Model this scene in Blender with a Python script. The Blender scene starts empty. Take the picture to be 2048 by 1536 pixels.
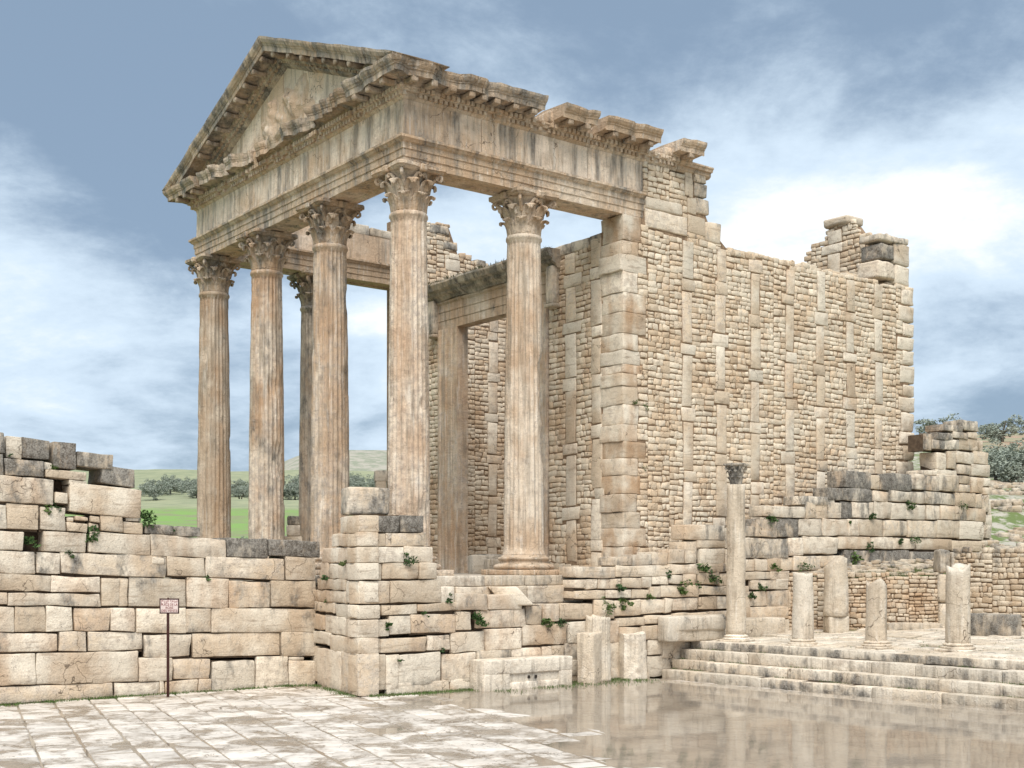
import bpy, bmesh, math, random
from mathutils import Vector, Matrix, noise

random.seed(7)
sc = bpy.context.scene
C = sc.collection

# ------------------------------------------------------------------ camera
F, CX, HY, EYE = 2520.0, 1024.0, 1130.0, 2.95      # lens in photo pixels, horizon row, eye height (m)
cam_d = bpy.data.cameras.new('camera')
cam = bpy.data.objects.new('camera', cam_d)
C.objects.link(cam)
cam.location = (0, 0, EYE)
cam.rotation_euler = (math.radians(90), 0, 0)
cam_d.sensor_width = 36.0
cam_d.lens = F / 2048 * 36.0
cam_d.shift_y = (HY - 768) / 2048
cam_d.clip_end = 12000
sc.camera = cam

# ------------------------------------------------------------------ world and sun
SUN_AZ = Vector((-0.06, -1.0))            # the side the sun stands on (behind the viewer)
SUN_EL = math.radians(54)
world = bpy.data.worlds.new('World')
sc.world = world
world.use_nodes = True


def N(nt, t, **kw):
    n = nt.nodes.new(t)
    for k, v in kw.items():
        if k.startswith('i_'):
            n.inputs[k[2:].replace('_', ' ')].default_value = v
        else:
            setattr(n, k, v)
    return n


def math_n(nt, op, a, b=None, c=None, clamp=False):
    n = nt.nodes.new('ShaderNodeMath')
    n.operation = op
    n.use_clamp = clamp
    for i, v in enumerate((a, b, c)):
        if v is None:
            continue
        if isinstance(v, (int, float)):
            n.inputs[i].default_value = v
        else:
            nt.links.new(v, n.inputs[i])
    return n.outputs[0]


def vmath(nt, op, a, b=None):
    n = nt.nodes.new('ShaderNodeVectorMath')
    n.operation = op
    for i, v in enumerate((a, b)):
        if v is None:
            continue
        if isinstance(v, (tuple, list, Vector)):
            n.inputs[i].default_value = v
        else:
            nt.links.new(v, n.inputs[i])
    return n.outputs['Value'] if op in ('DOT_PRODUCT', 'LENGTH') else n.outputs[0]


def noise_n(nt, vec, scale, detail=4, rough=0.55, dist=0.0):
    n = nt.nodes.new('ShaderNodeTexNoise')
    n.inputs['Scale'].default_value = scale
    n.inputs['Detail'].default_value = detail
    n.inputs['Roughness'].default_value = rough
    n.inputs['Distortion'].default_value = dist
    if vec is not None:
        nt.links.new(vec, n.inputs['Vector'])
    return n.outputs['Fac']


def mixc(nt, fac, a, b, mode='MIX'):
    n = nt.nodes.new('ShaderNodeMix')
    n.data_type = 'RGBA'
    n.blend_type = mode
    n.clamp_factor = True
    for sock, v in ((n.inputs[0], fac), (n.inputs[6], a), (n.inputs[7], b)):
        if isinstance(v, (int, float)):
            sock.default_value = v
        elif isinstance(v, (tuple, list)):
            sock.default_value = (*v[:3], 1)
        else:
            nt.links.new(v, sock)
    return n.outputs[2]


def smooth(nt, v, lo, hi):
    n = nt.nodes.new('ShaderNodeMapRange')
    n.interpolation_type = 'SMOOTHSTEP'
    n.inputs['From Min'].default_value = lo
    n.inputs['From Max'].default_value = hi
    nt.links.new(v, n.inputs['Value'])
    return n.outputs['Result']


def build_world():
    nt = world.node_tree
    nt.nodes.clear()
    out = N(nt, 'ShaderNodeOutputWorld')
    bg = N(nt, 'ShaderNodeBackground')
    sky = N(nt, 'ShaderNodeTexSky', sky_type='NISHITA')
    sky.sun_disc = False
    sky.sun_elevation = SUN_EL
    sky.sun_rotation = math.atan2(SUN_AZ.x, SUN_AZ.y)
    sky.air_density = 1.0
    sky.dust_density = 2.0
    sky.altitude = 500
    tc = N(nt, 'ShaderNodeTexCoord')
    d = tc.outputs['Generated']
    sep = N(nt, 'ShaderNodeSeparateXYZ')
    nt.links.new(d, sep.inputs[0])
    # cloud deck: flattened direction so that banks lie low and wide
    z = math_n(nt, 'ADD', sep.outputs['Z'], 0.30)
    px = math_n(nt, 'DIVIDE', sep.outputs['X'], z)
    py = math_n(nt, 'DIVIDE', sep.outputs['Y'], z)
    cmb = N(nt, 'ShaderNodeCombineXYZ')
    nt.links.new(px, cmb.inputs[0])
    nt.links.new(py, cmb.inputs[1])
    p = vmath(nt, 'ADD', cmb.outputs[0], CLOUD_OFF)
    big = noise_n(nt, p, 1.15, 3, 0.5, 0.3)
    mid = noise_n(nt, p, 2.6, 7, 0.58, 0.4)
    fine = noise_n(nt, p, 8.0, 8, 0.68)
    cov = math_n(nt, 'ADD', math_n(nt, 'MULTIPLY', big, 0.62),
                 math_n(nt, 'ADD', math_n(nt, 'MULTIPLY', mid, 0.70), math_n(nt, 'MULTIPLY', fine, 0.30)))
    # the banks that stand in view: directions of their centres
    for (ppx, ppy, wgt, tight) in CLOUDS:
        v = Vector(((ppx - CX) / F, 1, (HY - ppy) / F)).normalized()
        dot = vmath(nt, 'DOT_PRODUCT', d, v)
        g = math_n(nt, 'POWER', math_n(nt, 'MAXIMUM', dot, 0.0), tight)
        cov = math_n(nt, 'ADD', cov, math_n(nt, 'MULTIPLY', g, wgt))
    white = smooth(nt, cov, 0.86, 1.08)
    veil = smooth(nt, cov, 0.58, 0.90)
    skyc = mixc(nt, 1.0, sky.outputs[0], (SKY_MUL, SKY_MUL, SKY_MUL), 'MULTIPLY')
    grey = mixc(nt, 0.72, skyc, CLOUD_GREY)
    c = mixc(nt, veil, grey, CLOUD_PALE)
    c = mixc(nt, white, c, CLOUD_WHITE)
    nt.links.new(c, bg.inputs['Color'])
    bg.inputs['Strength'].default_value = SKY_STRENGTH
    nt.links.new(bg.outputs[0], out.inputs[0])


CLOUD_OFF = (3.1, 1.7, 0.0)
CLOUDS = [(1640, 410, 0.24, 220), (1960, 340, 0.22, 300), (1400, 330, 0.06, 300), (40, 500, 0.30, 260), (980, 470, 0.16, 120),
          (1500, 600, 0.08, 200), (150, 180, -0.30, 90), (1150, 20, -0.34, 60), (1900, 40, -0.22, 160), (1985, 860, -0.10, 300),
          (620, 800, -0.10, 90), (330, 330, -0.12, 300), (300, 800, -0.06, 300)]
SKY_MUL = 0.55
CLOUD_GREY = (2.05, 2.8, 3.75)
CLOUD_PALE = (4.5, 5.4, 6.3)
CLOUD_WHITE = (7.0, 7.1, 7.2)
SKY_STRENGTH = 0.098
build_world()

sun_d = bpy.data.lights.new('sun', 'SUN')
sun_d.energy = 2.6
sun_d.angle = math.radians(42)
sun_d.color = (1.0, 0.945, 0.87)
sun = bpy.data.objects.new('sun', sun_d)
C.objects.link(sun)
a2 = SUN_AZ.normalized()
sdir = Vector((a2.x * math.cos(SUN_EL), a2.y * math.cos(SUN_EL), math.sin(SUN_EL)))
sun.rotation_euler = sdir.to_track_quat('Z', 'Y').to_euler()
sun.location = (10, -20, 30)

vs = sc.view_settings
vs.view_transform = 'Standard'
vs.look = 'None'
vs.exposure = 0.72
vs.gamma = 1.0
sc.render.engine = 'CYCLES'
sc.cycles.max_bounces = 5
sc.cycles.diffuse_bounces = 3
sc.cycles.glossy_bounces = 2
sc.cycles.transparent_max_bounces = 8

# ------------------------------------------------------------------ materials
M = {}


def new_mat(name):
    m = bpy.data.materials.new(name)
    m.use_nodes = True
    nt = m.node_tree
    nt.nodes.clear()
    out = N(nt, 'ShaderNodeOutputMaterial')
    b = N(nt, 'ShaderNodeBsdfPrincipled')
    b.inputs['Roughness'].default_value = 0.9
    b.inputs['Specular IOR Level'].default_value = 0.25
    nt.links.new(b.outputs[0], out.inputs[0])
    M[name] = m
    return nt, b, out


def stone_mat(name, cream, buff, grey, streak=0.0, bump=0.5, ochre=(0.42, 0.255, 0.14), pits=0.75, rough=0.92, bedding=0.5, run=0.52, run_scale=2.5, top=0.05, cracks=0.75):
    """weathered limestone; the object's colour carries wear: R = lightness, G = black lichen, B = ochre patina"""
    nt, b, out = new_mat(name)
    geo = N(nt, 'ShaderNodeNewGeometry')
    oi = N(nt, 'ShaderNodeObjectInfo')
    pos = geo.outputs['Position']
    sep = N(nt, 'ShaderNodeSeparateColor')
    nt.links.new(oi.outputs['Color'], sep.inputs[0])
    rnd = math_n(nt, 'FRACT', math_n(nt, 'ADD', oi.outputs['Random'], math_n(nt, 'MULTIPLY', geo.outputs['Random Per Island'], 1.7)))
    rnd2 = math_n(nt, 'FRACT', math_n(nt, 'MULTIPLY', rnd, 17.3))
    n1 = noise_n(nt, pos, 0.9, 3, 0.6)
    n2 = noise_n(nt, pos, 6.5, 4, 0.68)
    n3 = noise_n(nt, pos, 30, 3, 0.65)
    stretched = vmath(nt, 'MULTIPLY', pos, (1, 1, 0.10))
    ns = noise_n(nt, stretched, 5.5, 3, 0.6)
    c = mixc(nt, smooth(nt, math_n(nt, 'ADD', n1, math_n(nt, 'MULTIPLY', math_n(nt, 'SUBTRACT', rnd, 0.5), 0.35)), 0.38, 0.66), cream, buff)
    c = mixc(nt, smooth(nt, math_n(nt, 'ADD', n2, math_n(nt, 'MULTIPLY', math_n(nt, 'SUBTRACT', rnd2, 0.5), 0.3)), 0.52, 0.78), c, grey)
    # ochre patina
    oc = math_n(nt, 'MULTIPLY', smooth(nt, math_n(nt, 'ADD', math_n(nt, 'MULTIPLY', n1, 0.5), math_n(nt, 'MULTIPLY', noise_n(nt, stretched, 2.1, 2, 0.6), 0.5)), 0.40, 0.62), sep.outputs['Blue'])
    c = mixc(nt, oc, c, ochre)
    if streak > 0:
        st = math_n(nt, 'MULTIPLY', smooth(nt, ns, 0.50, 0.68), streak)
        c = mixc(nt, st, c, (0.20, 0.165, 0.125))
        st2 = math_n(nt, 'MULTIPLY', smooth(nt, noise_n(nt, stretched, 9.5, 2, 0.6), 0.55, 0.72), streak * 0.8)
        c = mixc(nt, st2, c, (0.78, 0.72, 0.63))
    # bedding planes: faint brown bands that lie flat in the block
    bed = noise_n(nt, vmath(nt, 'MULTIPLY', pos, (1.1, 1.1, 9)), 1.5, 3, 0.6)
    c = mixc(nt, math_n(nt, 'MULTIPLY', smooth(nt, bed, 0.55, 0.72), bedding), c, (0.30, 0.215, 0.145))
    # dull brown weathering blotches
    wb = noise_n(nt, vmath(nt, 'ADD', pos, (7.3, 1.9, 4.4)), 2.7, 4, 0.65)
    c = mixc(nt, math_n(nt, 'MULTIPLY', smooth(nt, wb, 0.52, 0.70), 0.42), c, (0.33, 0.25, 0.18))
    # brightness per stone and fine mottling
    br = math_n(nt, 'MULTIPLY', sep.outputs['Red'], math_n(nt, 'ADD', 0.84, math_n(nt, 'MULTIPLY', rnd2, 0.26)))
    br = math_n(nt, 'MULTIPLY', br, math_n(nt, 'ADD', 0.66, math_n(nt, 'MULTIPLY', n3, 0.68)))
    brc = N(nt, 'ShaderNodeCombineColor')
    for i in range(3):
        nt.links.new(br, brc.inputs[i])
    c = mixc(nt, 1.0, c, brc.outputs[0], 'MULTIPLY')
    # black lichen: grows from the weather side (tops) down in tongues; a negative top paints lit treads instead
    nz = N(nt, 'ShaderNodeSeparateXYZ')
    nt.links.new(geo.outputs['Normal'], nz.inputs[0])
    str2 = vmath(nt, 'MULTIPLY', pos, (1, 1, run))
    nl = noise_n(nt, str2, run_scale, 5, 0.70)
    lich = math_n(nt, 'ADD', math_n(nt, 'ADD', math_n(nt, 'MULTIPLY', math_n(nt, 'ADD', math_n(nt, 'MULTIPLY', nl, 2.0), -0.5), 0.70), math_n(nt, 'MULTIPLY', n3, 0.30)),
                  math_n(nt, 'MULTIPLY', math_n(nt, 'MAXIMUM', nz.outputs['Z'], 0.0), top))
    lich = math_n(nt, 'ADD', lich, math_n(nt, 'MULTIPLY', math_n(nt, 'SUBTRACT', sep.outputs['Green'], 0.5), 0.92))
    lf = math_n(nt, 'MULTIPLY', math_n(nt, 'ADD', smooth(nt, lich, 0.42, 0.74), math_n(nt, 'MULTIPLY', math_n(nt, 'SUBTRACT', n2, 0.5), 0.0)), 0.90)
    c = mixc(nt, lf, c, mixc(nt, smooth(nt, math_n(nt, 'ADD', math_n(nt, 'MULTIPLY', n2, 0.5), math_n(nt, 'MULTIPLY', n3, 0.5)), 0.38, 0.64), (0.045, 0.042, 0.038), (0.29, 0.27, 0.24)))
    # pits and cracks
    vo = N(nt, 'ShaderNodeTexVoronoi', feature='F1')
    vo.inputs['Scale'].default_value = 23
    nt.links.new(pos, vo.inputs['Vector'])
    pit = math_n(nt, 'MULTIPLY', math_n(nt, 'SUBTRACT', 1.0, smooth(nt, vo.outputs['Distance'], 0.08, 0.26)), smooth(nt, n2, 0.49, 0.60))
    c = mixc(nt, math_n(nt, 'MULTIPLY', pit, pits), c, (0.085, 0.06, 0.042))
    ck = N(nt, 'ShaderNodeTexVoronoi', feature='DISTANCE_TO_EDGE')
    ck.inputs['Scale'].default_value = 1.25
    wv = N(nt, 'ShaderNodeTexNoise')
    wv.inputs['Scale'].default_value = 3.0
    wv.inputs['Detail'].default_value = 2.0
    nt.links.new(pos, wv.inputs['Vector'])
    nt.links.new(vmath(nt, 'ADD', vmath(nt, 'ADD', pos, vmath(nt, 'MULTIPLY', wv.outputs['Color'], (0.5, 0.5, 0.5))), (0.3, 0.9, 0.2)), ck.inputs['Vector'])
    crack = math_n(nt, 'MULTIPLY', math_n(nt, 'SUBTRACT', 1.0, smooth(nt, ck.outputs['Distance'], 0.003, 0.012)), smooth(nt, n1, 0.52, 0.58))
    c = mixc(nt, math_n(nt, 'MULTIPLY', crack, cracks), c, (0.09, 0.065, 0.045))
    nt.links.new(c, b.inputs['Base Color'])
    b.inputs['Roughness'].default_value = rough
    h = math_n(nt, 'ADD', math_n(nt, 'MULTIPLY', n2, 0.9), math_n(nt, 'MULTIPLY', n3, 0.35))
    h = math_n(nt, 'SUBTRACT', h, math_n(nt, 'MULTIPLY', pit, 0.5))
    bp = N(nt, 'ShaderNodeBump')
    bp.inputs['Strength'].default_value = bump
    bp.inputs['Distance'].default_value = 0.075
    nt.links.new(h, bp.inputs['Height'])
    nt.links.new(bp.outputs[0], b.inputs['Normal'])
    return M[name]


CREAM, BUFF, GREY = (0.730, 0.644, 0.522), (0.620, 0.503, 0.371), (0.540, 0.464, 0.376)
stone_mat('limestone', CREAM, BUFF, GREY)
stone_mat('frieze_stone', (0.770, 0.639, 0.508), (0.660, 0.493, 0.348), (0.570, 0.459, 0.357), streak=0.5, bedding=0.1, run=0.13, run_scale=2.1)
stone_mat('rubble_stone', (0.720, 0.620, 0.484), (0.620, 0.483, 0.339), (0.550, 0.464, 0.362), bump=0.6, bedding=0.25)
stone_mat('column_stone', (0.660, 0.561, 0.447), (0.560, 0.444, 0.329), (0.460, 0.390, 0.325), streak=0.5, bump=0.7, bedding=0.0, cracks=0.2)
stone_mat('carved_stone', (0.660, 0.536, 0.409), (0.560, 0.410, 0.278), (0.450, 0.366, 0.286), streak=0.5, bump=0.8, bedding=0.15, run=0.13, run_scale=2.1)
stone_mat('grey_stone', (0.680, 0.605, 0.499), (0.600, 0.507, 0.391), (0.500, 0.439, 0.362), streak=0.45, bump=0.6, bedding=0.2)
stone_mat('step_stone', (0.680, 0.605, 0.499), (0.600, 0.507, 0.391), (0.500, 0.439, 0.362), streak=0.45, bump=0.6, bedding=0.2, top=-0.45)  # top: treads pale above lichened risers, their brighter light put into the colour


def simple_mat(name, c1, c2, scale=4.0, rough=0.95, bump=0.4, c3=None):
    nt, b, out = new_mat(name)
    geo = N(nt, 'ShaderNodeNewGeometry')
    pos = geo.outputs['Position']
    n1 = noise_n(nt, pos, scale, 6, 0.65)
    c = mixc(nt, smooth(nt, n1, 0.35, 0.68), c1, c2)
    if c3:
        c = mixc(nt, smooth(nt, noise_n(nt, pos, scale * 0.23, 4, 0.6), 0.52, 0.66), c, c3)
    nt.links.new(c, b.inputs['Base Color'])
    b.inputs['Roughness'].default_value = rough
    bp = N(nt, 'ShaderNodeBump')
    bp.inputs['Strength'].default_value = bump
    bp.inputs['Distance'].default_value = 0.05
    nt.links.new(noise_n(nt, pos, scale * 5, 4, 0.6), bp.inputs['Height'])
    nt.links.new(bp.outputs[0], b.inputs['Normal'])
    return M[name]


simple_mat('mortar', (0.19, 0.125, 0.078), (0.34, 0.235, 0.15), 7)
simple_mat('earth_core', (0.075, 0.052, 0.036), (0.13, 0.092, 0.062), 6)
simple_mat('soil', (0.30, 0.24, 0.165), (0.15, 0.16, 0.07), 3.0, c3=(0.10, 0.15, 0.045))
simple_mat('bark', (0.10, 0.085, 0.065), (0.17, 0.15, 0.12), 9)
simple_mat('iron', (0.035, 0.010, 0.008), (0.055, 0.018, 0.012), 30, rough=0.5, bump=0.1)
simple_mat('sign_plate', (0.66, 0.56, 0.52), (0.60, 0.48, 0.45), 20, rough=0.5, bump=0.05)
simple_mat('sign_paint', (0.20, 0.02, 0.02), (0.16, 0.015, 0.015), 30, rough=0.5, bump=0.05)
simple_mat('dark_hole', (0.03, 0.025, 0.02), (0.045, 0.035, 0.03), 20)


def leaf_mat(name, a, bb, c3):
    nt, b, out = new_mat(name)
    geo = N(nt, 'ShaderNodeNewGeometry')
    r = geo.outputs['Random Per Island']
    c = mixc(nt, r, a, bb)
    c = mixc(nt, smooth(nt, noise_n(nt, geo.outputs['Position'], 1.6, 3), 0.45, 0.7), c, c3)
    nt.links.new(c, b.inputs['Base Color'])
    b.inputs['Roughness'].default_value = 0.7
    return M[name]


leaf_mat('weed_leaf', (0.035, 0.075, 0.020), (0.075, 0.125, 0.035), (0.045, 0.085, 0.03))
leaf_mat('grass_blade', (0.06, 0.11, 0.025), (0.11, 0.16, 0.045), (0.09, 0.105, 0.04))
leaf_mat('olive_leaf', (0.19, 0.22, 0.175), (0.34, 0.365, 0.30), (0.26, 0.29, 0.24))
leaf_mat('moss', (0.028, 0.035, 0.014), (0.06, 0.065, 0.028), (0.04, 0.042, 0.02))


def paving_mat():
    nt, b, out = new_mat('paving_stone')
    geo = N(nt, 'ShaderNodeNewGeometry')
    oi = N(nt, 'ShaderNodeObjectInfo')
    pos = geo.outputs['Position']
    rnd = math_n(nt, 'FRACT', math_n(nt, 'ADD', oi.outputs['Random'], math_n(nt, 'MULTIPLY', geo.outputs['Random Per Island'], 1.7)))
    n1 = noise_n(nt, pos, 1.1, 6, 0.62, 0.6)
    n2 = noise_n(nt, pos, 7, 7, 0.65)
    n3 = noise_n(nt, pos, 40, 4, 0.6)
    c = mixc(nt, smooth(nt, n1, 0.36, 0.66), (0.68, 0.625, 0.56), (0.55, 0.49, 0.425))
    c = mixc(nt, smooth(nt, n2, 0.54, 0.74), c, (0.44, 0.385, 0.32))
    br = math_n(nt, 'MULTIPLY', math_n(nt, 'ADD', 0.86, math_n(nt, 'MULTIPLY', rnd, 0.2)), math_n(nt, 'ADD', 0.82, math_n(nt, 'MULTIPLY', n3, 0.36)))
    cc = N(nt, 'ShaderNodeCombineColor')
    for i in range(3):
        nt.links.new(br, cc.inputs[i])
    c = mixc(nt, 1.0, c, cc.outputs[0], 'MULTIPLY')
    # soaked, darker patches left by the rain
    wet = smooth(nt, math_n(nt, 'ADD', math_n(nt, 'MULTIPLY', noise_n(nt, pos, 0.95, 5, 0.66, 0.8), 0.8), math_n(nt, 'MULTIPLY', n2, 0.22)), 0.46, 0.60)
    c = mixc(nt, wet, c, mixc(nt, 1.0, c, (0.46, 0.425, 0.385), 'MULTIPLY'))
    # cracks
    vo = N(nt, 'ShaderNodeTexVoronoi', feature='DISTANCE_TO_EDGE')
    vo.inputs['Scale'].default_value = 0.75
    nt.links.new(vmath(nt, 'ADD', pos, N(nt, 'ShaderNodeTexNoise').outputs['Color']), vo.inputs['Vector'])
    crack = math_n(nt, 'MULTIPLY', math_n(nt, 'SUBTRACT', 1.0, smooth(nt, vo.outputs['Distance'], 0.004, 0.018)), smooth(nt, n1, 0.48, 0.56))
    c = mixc(nt, math_n(nt, 'MULTIPLY', crack, 0.8), c, (0.13, 0.10, 0.07))
    nt.links.new(c, b.inputs['Base Color'])
    nt.links.new(math_n(nt, 'SUBTRACT', 0.74, math_n(nt, 'MULTIPLY', wet, 0.52)), b.inputs['Roughness'])
    b.inputs['Specular IOR Level'].default_value = 0.4
    bp = N(nt, 'ShaderNodeBump')
    bp.inputs['Strength'].default_value = 0.35
    bp.inputs['Distance'].default_value = 0.02
    h = math_n(nt, 'SUBTRACT', math_n(nt, 'ADD', math_n(nt, 'MULTIPLY', n2, 0.8), math_n(nt, 'MULTIPLY', n3, 0.3)), math_n(nt, 'MULTIPLY', crack, 0.6))
    nt.links.new(h, bp.inputs['Height'])
    nt.links.new(bp.outputs[0], b.inputs['Normal'])


paving_mat()


def water_mat():
    nt, b, out = new_mat('rain_water')
    nt.nodes.remove(b)
    tr = N(nt, 'ShaderNodeBsdfTransparent')
    tr.inputs[0].default_value = (0.84, 0.80, 0.74, 1)
    gl = N(nt, 'ShaderNodeBsdfGlossy')
    gl.inputs['Roughness'].default_value = 0.05
    gl.inputs['Color'].default_value = (0.92, 0.92, 0.92, 1)
    fr = N(nt, 'ShaderNodeFresnel')
    fr.inputs['IOR'].default_value = 1.33
    geo = N(nt, 'ShaderNodeNewGeometry')
    bp = N(nt, 'ShaderNodeBump')
    bp.inputs['Strength'].default_value = 0.05
    bp.inputs['Distance'].default_value = 0.02
    nt.links.new(noise_n(nt, geo.outputs['Position'], 2.2, 3, 0.5), bp.inputs['Height'])
    nt.links.new(bp.outputs[0], gl.inputs['Normal'])
    mx = N(nt, 'ShaderNodeMixShader')
    silt = N(nt, 'ShaderNodeBsdfDiffuse')         # fine mud held in the water
    silt.inputs[0].default_value = (0.42, 0.355, 0.285, 1)
    body = N(nt, 'ShaderNodeMixShader')
    body.inputs[0].default_value = 0.55
    nt.links.new(tr.outputs[0], body.inputs[1])
    nt.links.new(silt.outputs[0], body.inputs[2])
    nt.links.new(fr.outputs[0], mx.inputs[0])
    nt.links.new(body.outputs[0], mx.inputs[1])
    nt.links.new(gl.outputs[0], mx.inputs[2])
    nt.links.new(mx.outputs[0], out.inputs[0])


water_mat()


def hill_mat():
    nt, b, out = new_mat('hill_ground')
    geo = N(nt, 'ShaderNodeNewGeometry')
    pos = geo.outputs['Position']
    sep = N(nt, 'ShaderNodeSeparateXYZ')
    nt.links.new(pos, sep.inputs[0])
    n1 = noise_n(nt, pos, 0.018, 6, 0.6, 0.5)
    n2 = noise_n(nt, pos, 0.12, 6, 0.65)
    n3 = noise_n(nt, pos, 1.3, 5, 0.65)
    dist = math_n(nt, 'ADD', sep.outputs['Y'], math_n(nt, 'MULTIPLY', math_n(nt, 'SUBTRACT', n1, 0.5), 190))
    grass = mixc(nt, smooth(nt, n2, 0.38, 0.62), (0.19, 0.315, 0.085), (0.22, 0.235, 0.125))
    dry = mixc(nt, smooth(nt, n2, 0.38, 0.66), (0.30, 0.31, 0.19), (0.22, 0.245, 0.15))
    rock = mixc(nt, smooth(nt, n2, 0.40, 0.60), (0.24, 0.255, 0.19), (0.36, 0.335, 0.28))
    c = mixc(nt, smooth(nt, dist, 300, 345), grass, dry)
    c = mixc(nt, smooth(nt, dist, 700, 800), c, rock)
    # stony slope with thin grass beside the ruins, bare red earth higher up
    near = mixc(nt, smooth(nt, n3, 0.44, 0.58), (0.13, 0.17, 0.06), (0.40, 0.37, 0.31))
    red = mixc(nt, smooth(nt, n2, 0.40, 0.62), (0.36, 0.24, 0.17), (0.25, 0.26, 0.16))
    rside = smooth(nt, math_n(nt, 'DIVIDE', sep.outputs['X'], math_n(nt, 'MAXIMUM', sep.outputs['Y'], 1.0)), 0.20, 0.28)
    rc = mixc(nt, smooth(nt, dist, 90, 130), near, red)
    c = mixc(nt, rside, c, rc)
    nt.links.new(c, b.inputs['Base Color'])
    b.inputs['Roughness'].default_value = 1.0
    bp = N(nt, 'ShaderNodeBump')
    bp.inputs['Strength'].default_value = 0.5
    bp.inputs['Distance'].default_value = 0.3
    nt.links.new(n3, bp.inputs['Height'])
    nt.links.new(bp.outputs[0], b.inputs['Normal'])


hill_mat()

# ------------------------------------------------------------------ object helpers
WL = {}          # world location of every parent


def empty(name, loc, label=None, cat=None, group=None, kind=None, parent=None):
    o = bpy.data.objects.new(name, None)
    C.objects.link(o)
    o.empty_display_size = 0.3
    put(o, loc, parent)
    tag(o, label, cat, group, kind)
    return o


def put(o, loc, parent):
    loc = Vector(loc)
    if parent is not None:
        o.parent = parent
        o.location = loc - WL[parent.name]
    else:
        o.location = loc
    WL[o.name] = loc


def tag(o, label=None, cat=None, group=None, kind=None):
    if label: o['label'] = label
    if cat: o['category'] = cat
    if group: o['group'] = group
    if kind: o['kind'] = kind


def mesh_of(name, verts, faces, mat, smooth_sh=True, recalc=False):
    me = bpy.data.meshes.new(name)
    me.from_pydata([tuple(v) for v in verts], [], faces)
    if recalc:
        bm = bmesh.new()
        bm.from_mesh(me)
        bmesh.ops.recalc_face_normals(bm, faces=bm.faces)
        bm.to_mesh(me)
        bm.free()
    if smooth_sh:
        me.polygons.foreach_set('use_smooth', [True] * len(me.polygons))
    me.materials.append(M[mat])
    return me


def add(name, verts, faces, mat, parent=None, wear=(1, 0, 0), origin=None, smooth_sh=True, recalc=False, kind=None, label=None, cat=None, group=None):
    """one mesh object from world-space vertices"""
    if origin is None:
        n = len(verts)
        origin = Vector((sum(v[0] for v in verts) / n, sum(v[1] for v in verts) / n, min(v[2] for v in verts)))
    origin = Vector(origin)
    me = mesh_of(name, [Vector(v) - origin for v in verts], faces, mat, smooth_sh, recalc)
    o = bpy.data.objects.new(name, me)
    C.objects.link(o)
    put(o, origin, parent)
    o.color = (wear[0], wear[1], wear[2], 1)
    tag(o, label, cat, group, kind)
    return o


def inst(name, me, loc, parent=None, rotz=0, scale=1, wear=(1, 0, 0), rot=None, **kw):
    o = bpy.data.objects.new(name, me)
    C.objects.link(o)
    put(o, loc, parent)
    o.rotation_euler = rot if rot else (0, 0, rotz)
    o.scale = (scale,) * 3 if isinstance(scale, (int, float)) else scale
    o.color = (wear[0], wear[1], wear[2], 1)
    tag(o, **kw)
    return o


def nz(p, f, seed):
    return noise.noise_vector(Vector((p[0] * f + seed * 3.17, p[1] * f + seed * 1.71, p[2] * f - seed * 2.3)))


def axis_pts(h, r, n):
    """n cells from -h to h with a cell of width r at either end"""
    if n < 3:
        return [-h, h] if n == 1 else [-h, 0, h]
    ins = [-(h - r) + 2 * (h - r) * i / (n - 2) for i in range(n - 1)]
    return [-h] + ins + [h]


def rock_cells(hx, hy, hz, nx, ny, nz_, r, amp, seed, freq=1.6):
    """rounded, slightly lumpy box centred on 0; returns verts, faces"""
    r = min(r, hx * .6, hy * .6, hz * .6)
    ax, ay, az = axis_pts(hx, r, nx), axis_pts(hy, r, ny), axis_pts(hz, r, nz_)
    idx, verts, faces = {}, [], []

    def vid(i, j, k):
        key = (i, j, k)
        if key not in idx:
            p = Vector((ax[i], ay[j], az[k]))
            q = Vector((max(-(hx - r), min(hx - r, p.x)), max(-(hy - r), min(hy - r, p.y)), max(-(hz - r), min(hz - r, p.z))))
            d = p - q
            if d.length > 1e-9:
                p = q + d.normalized() * r
            p = p + nz(p, freq, seed) * amp + nz(p, freq * 3.1, seed + 5) * (amp * .45)
            idx[key] = len(verts)
            verts.append(p)
        return idx[key]
    nx, ny, nz_ = len(ax) - 1, len(ay) - 1, len(az) - 1
    for i in range(nx):
        for j in range(ny):
            faces.append((vid(i, j, nz_), vid(i + 1, j, nz_), vid(i + 1, j + 1, nz_), vid(i, j + 1, nz_)))
            faces.append((vid(i, j, 0), vid(i, j + 1, 0), vid(i + 1, j + 1, 0), vid(i + 1, j, 0)))
    for i in range(nx):
        for k in range(nz_):
            faces.append((vid(i, 0, k), vid(i + 1, 0, k), vid(i + 1, 0, k + 1), vid(i, 0, k + 1)))
            faces.append((vid(i, ny, k), vid(i, ny, k + 1), vid(i + 1, ny, k + 1), vid(i + 1, ny, k)))
    for j in range(ny):
        for k in range(nz_):
            faces.append((vid(0, j, k), vid(0, j, k + 1), vid(0, j + 1, k + 1), vid(0, j + 1, k)))
            faces.append((vid(nx, j, k), vid(nx, j + 1, k), vid(nx, j + 1, k + 1), vid(nx, j, k + 1)))
    return verts, faces


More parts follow.
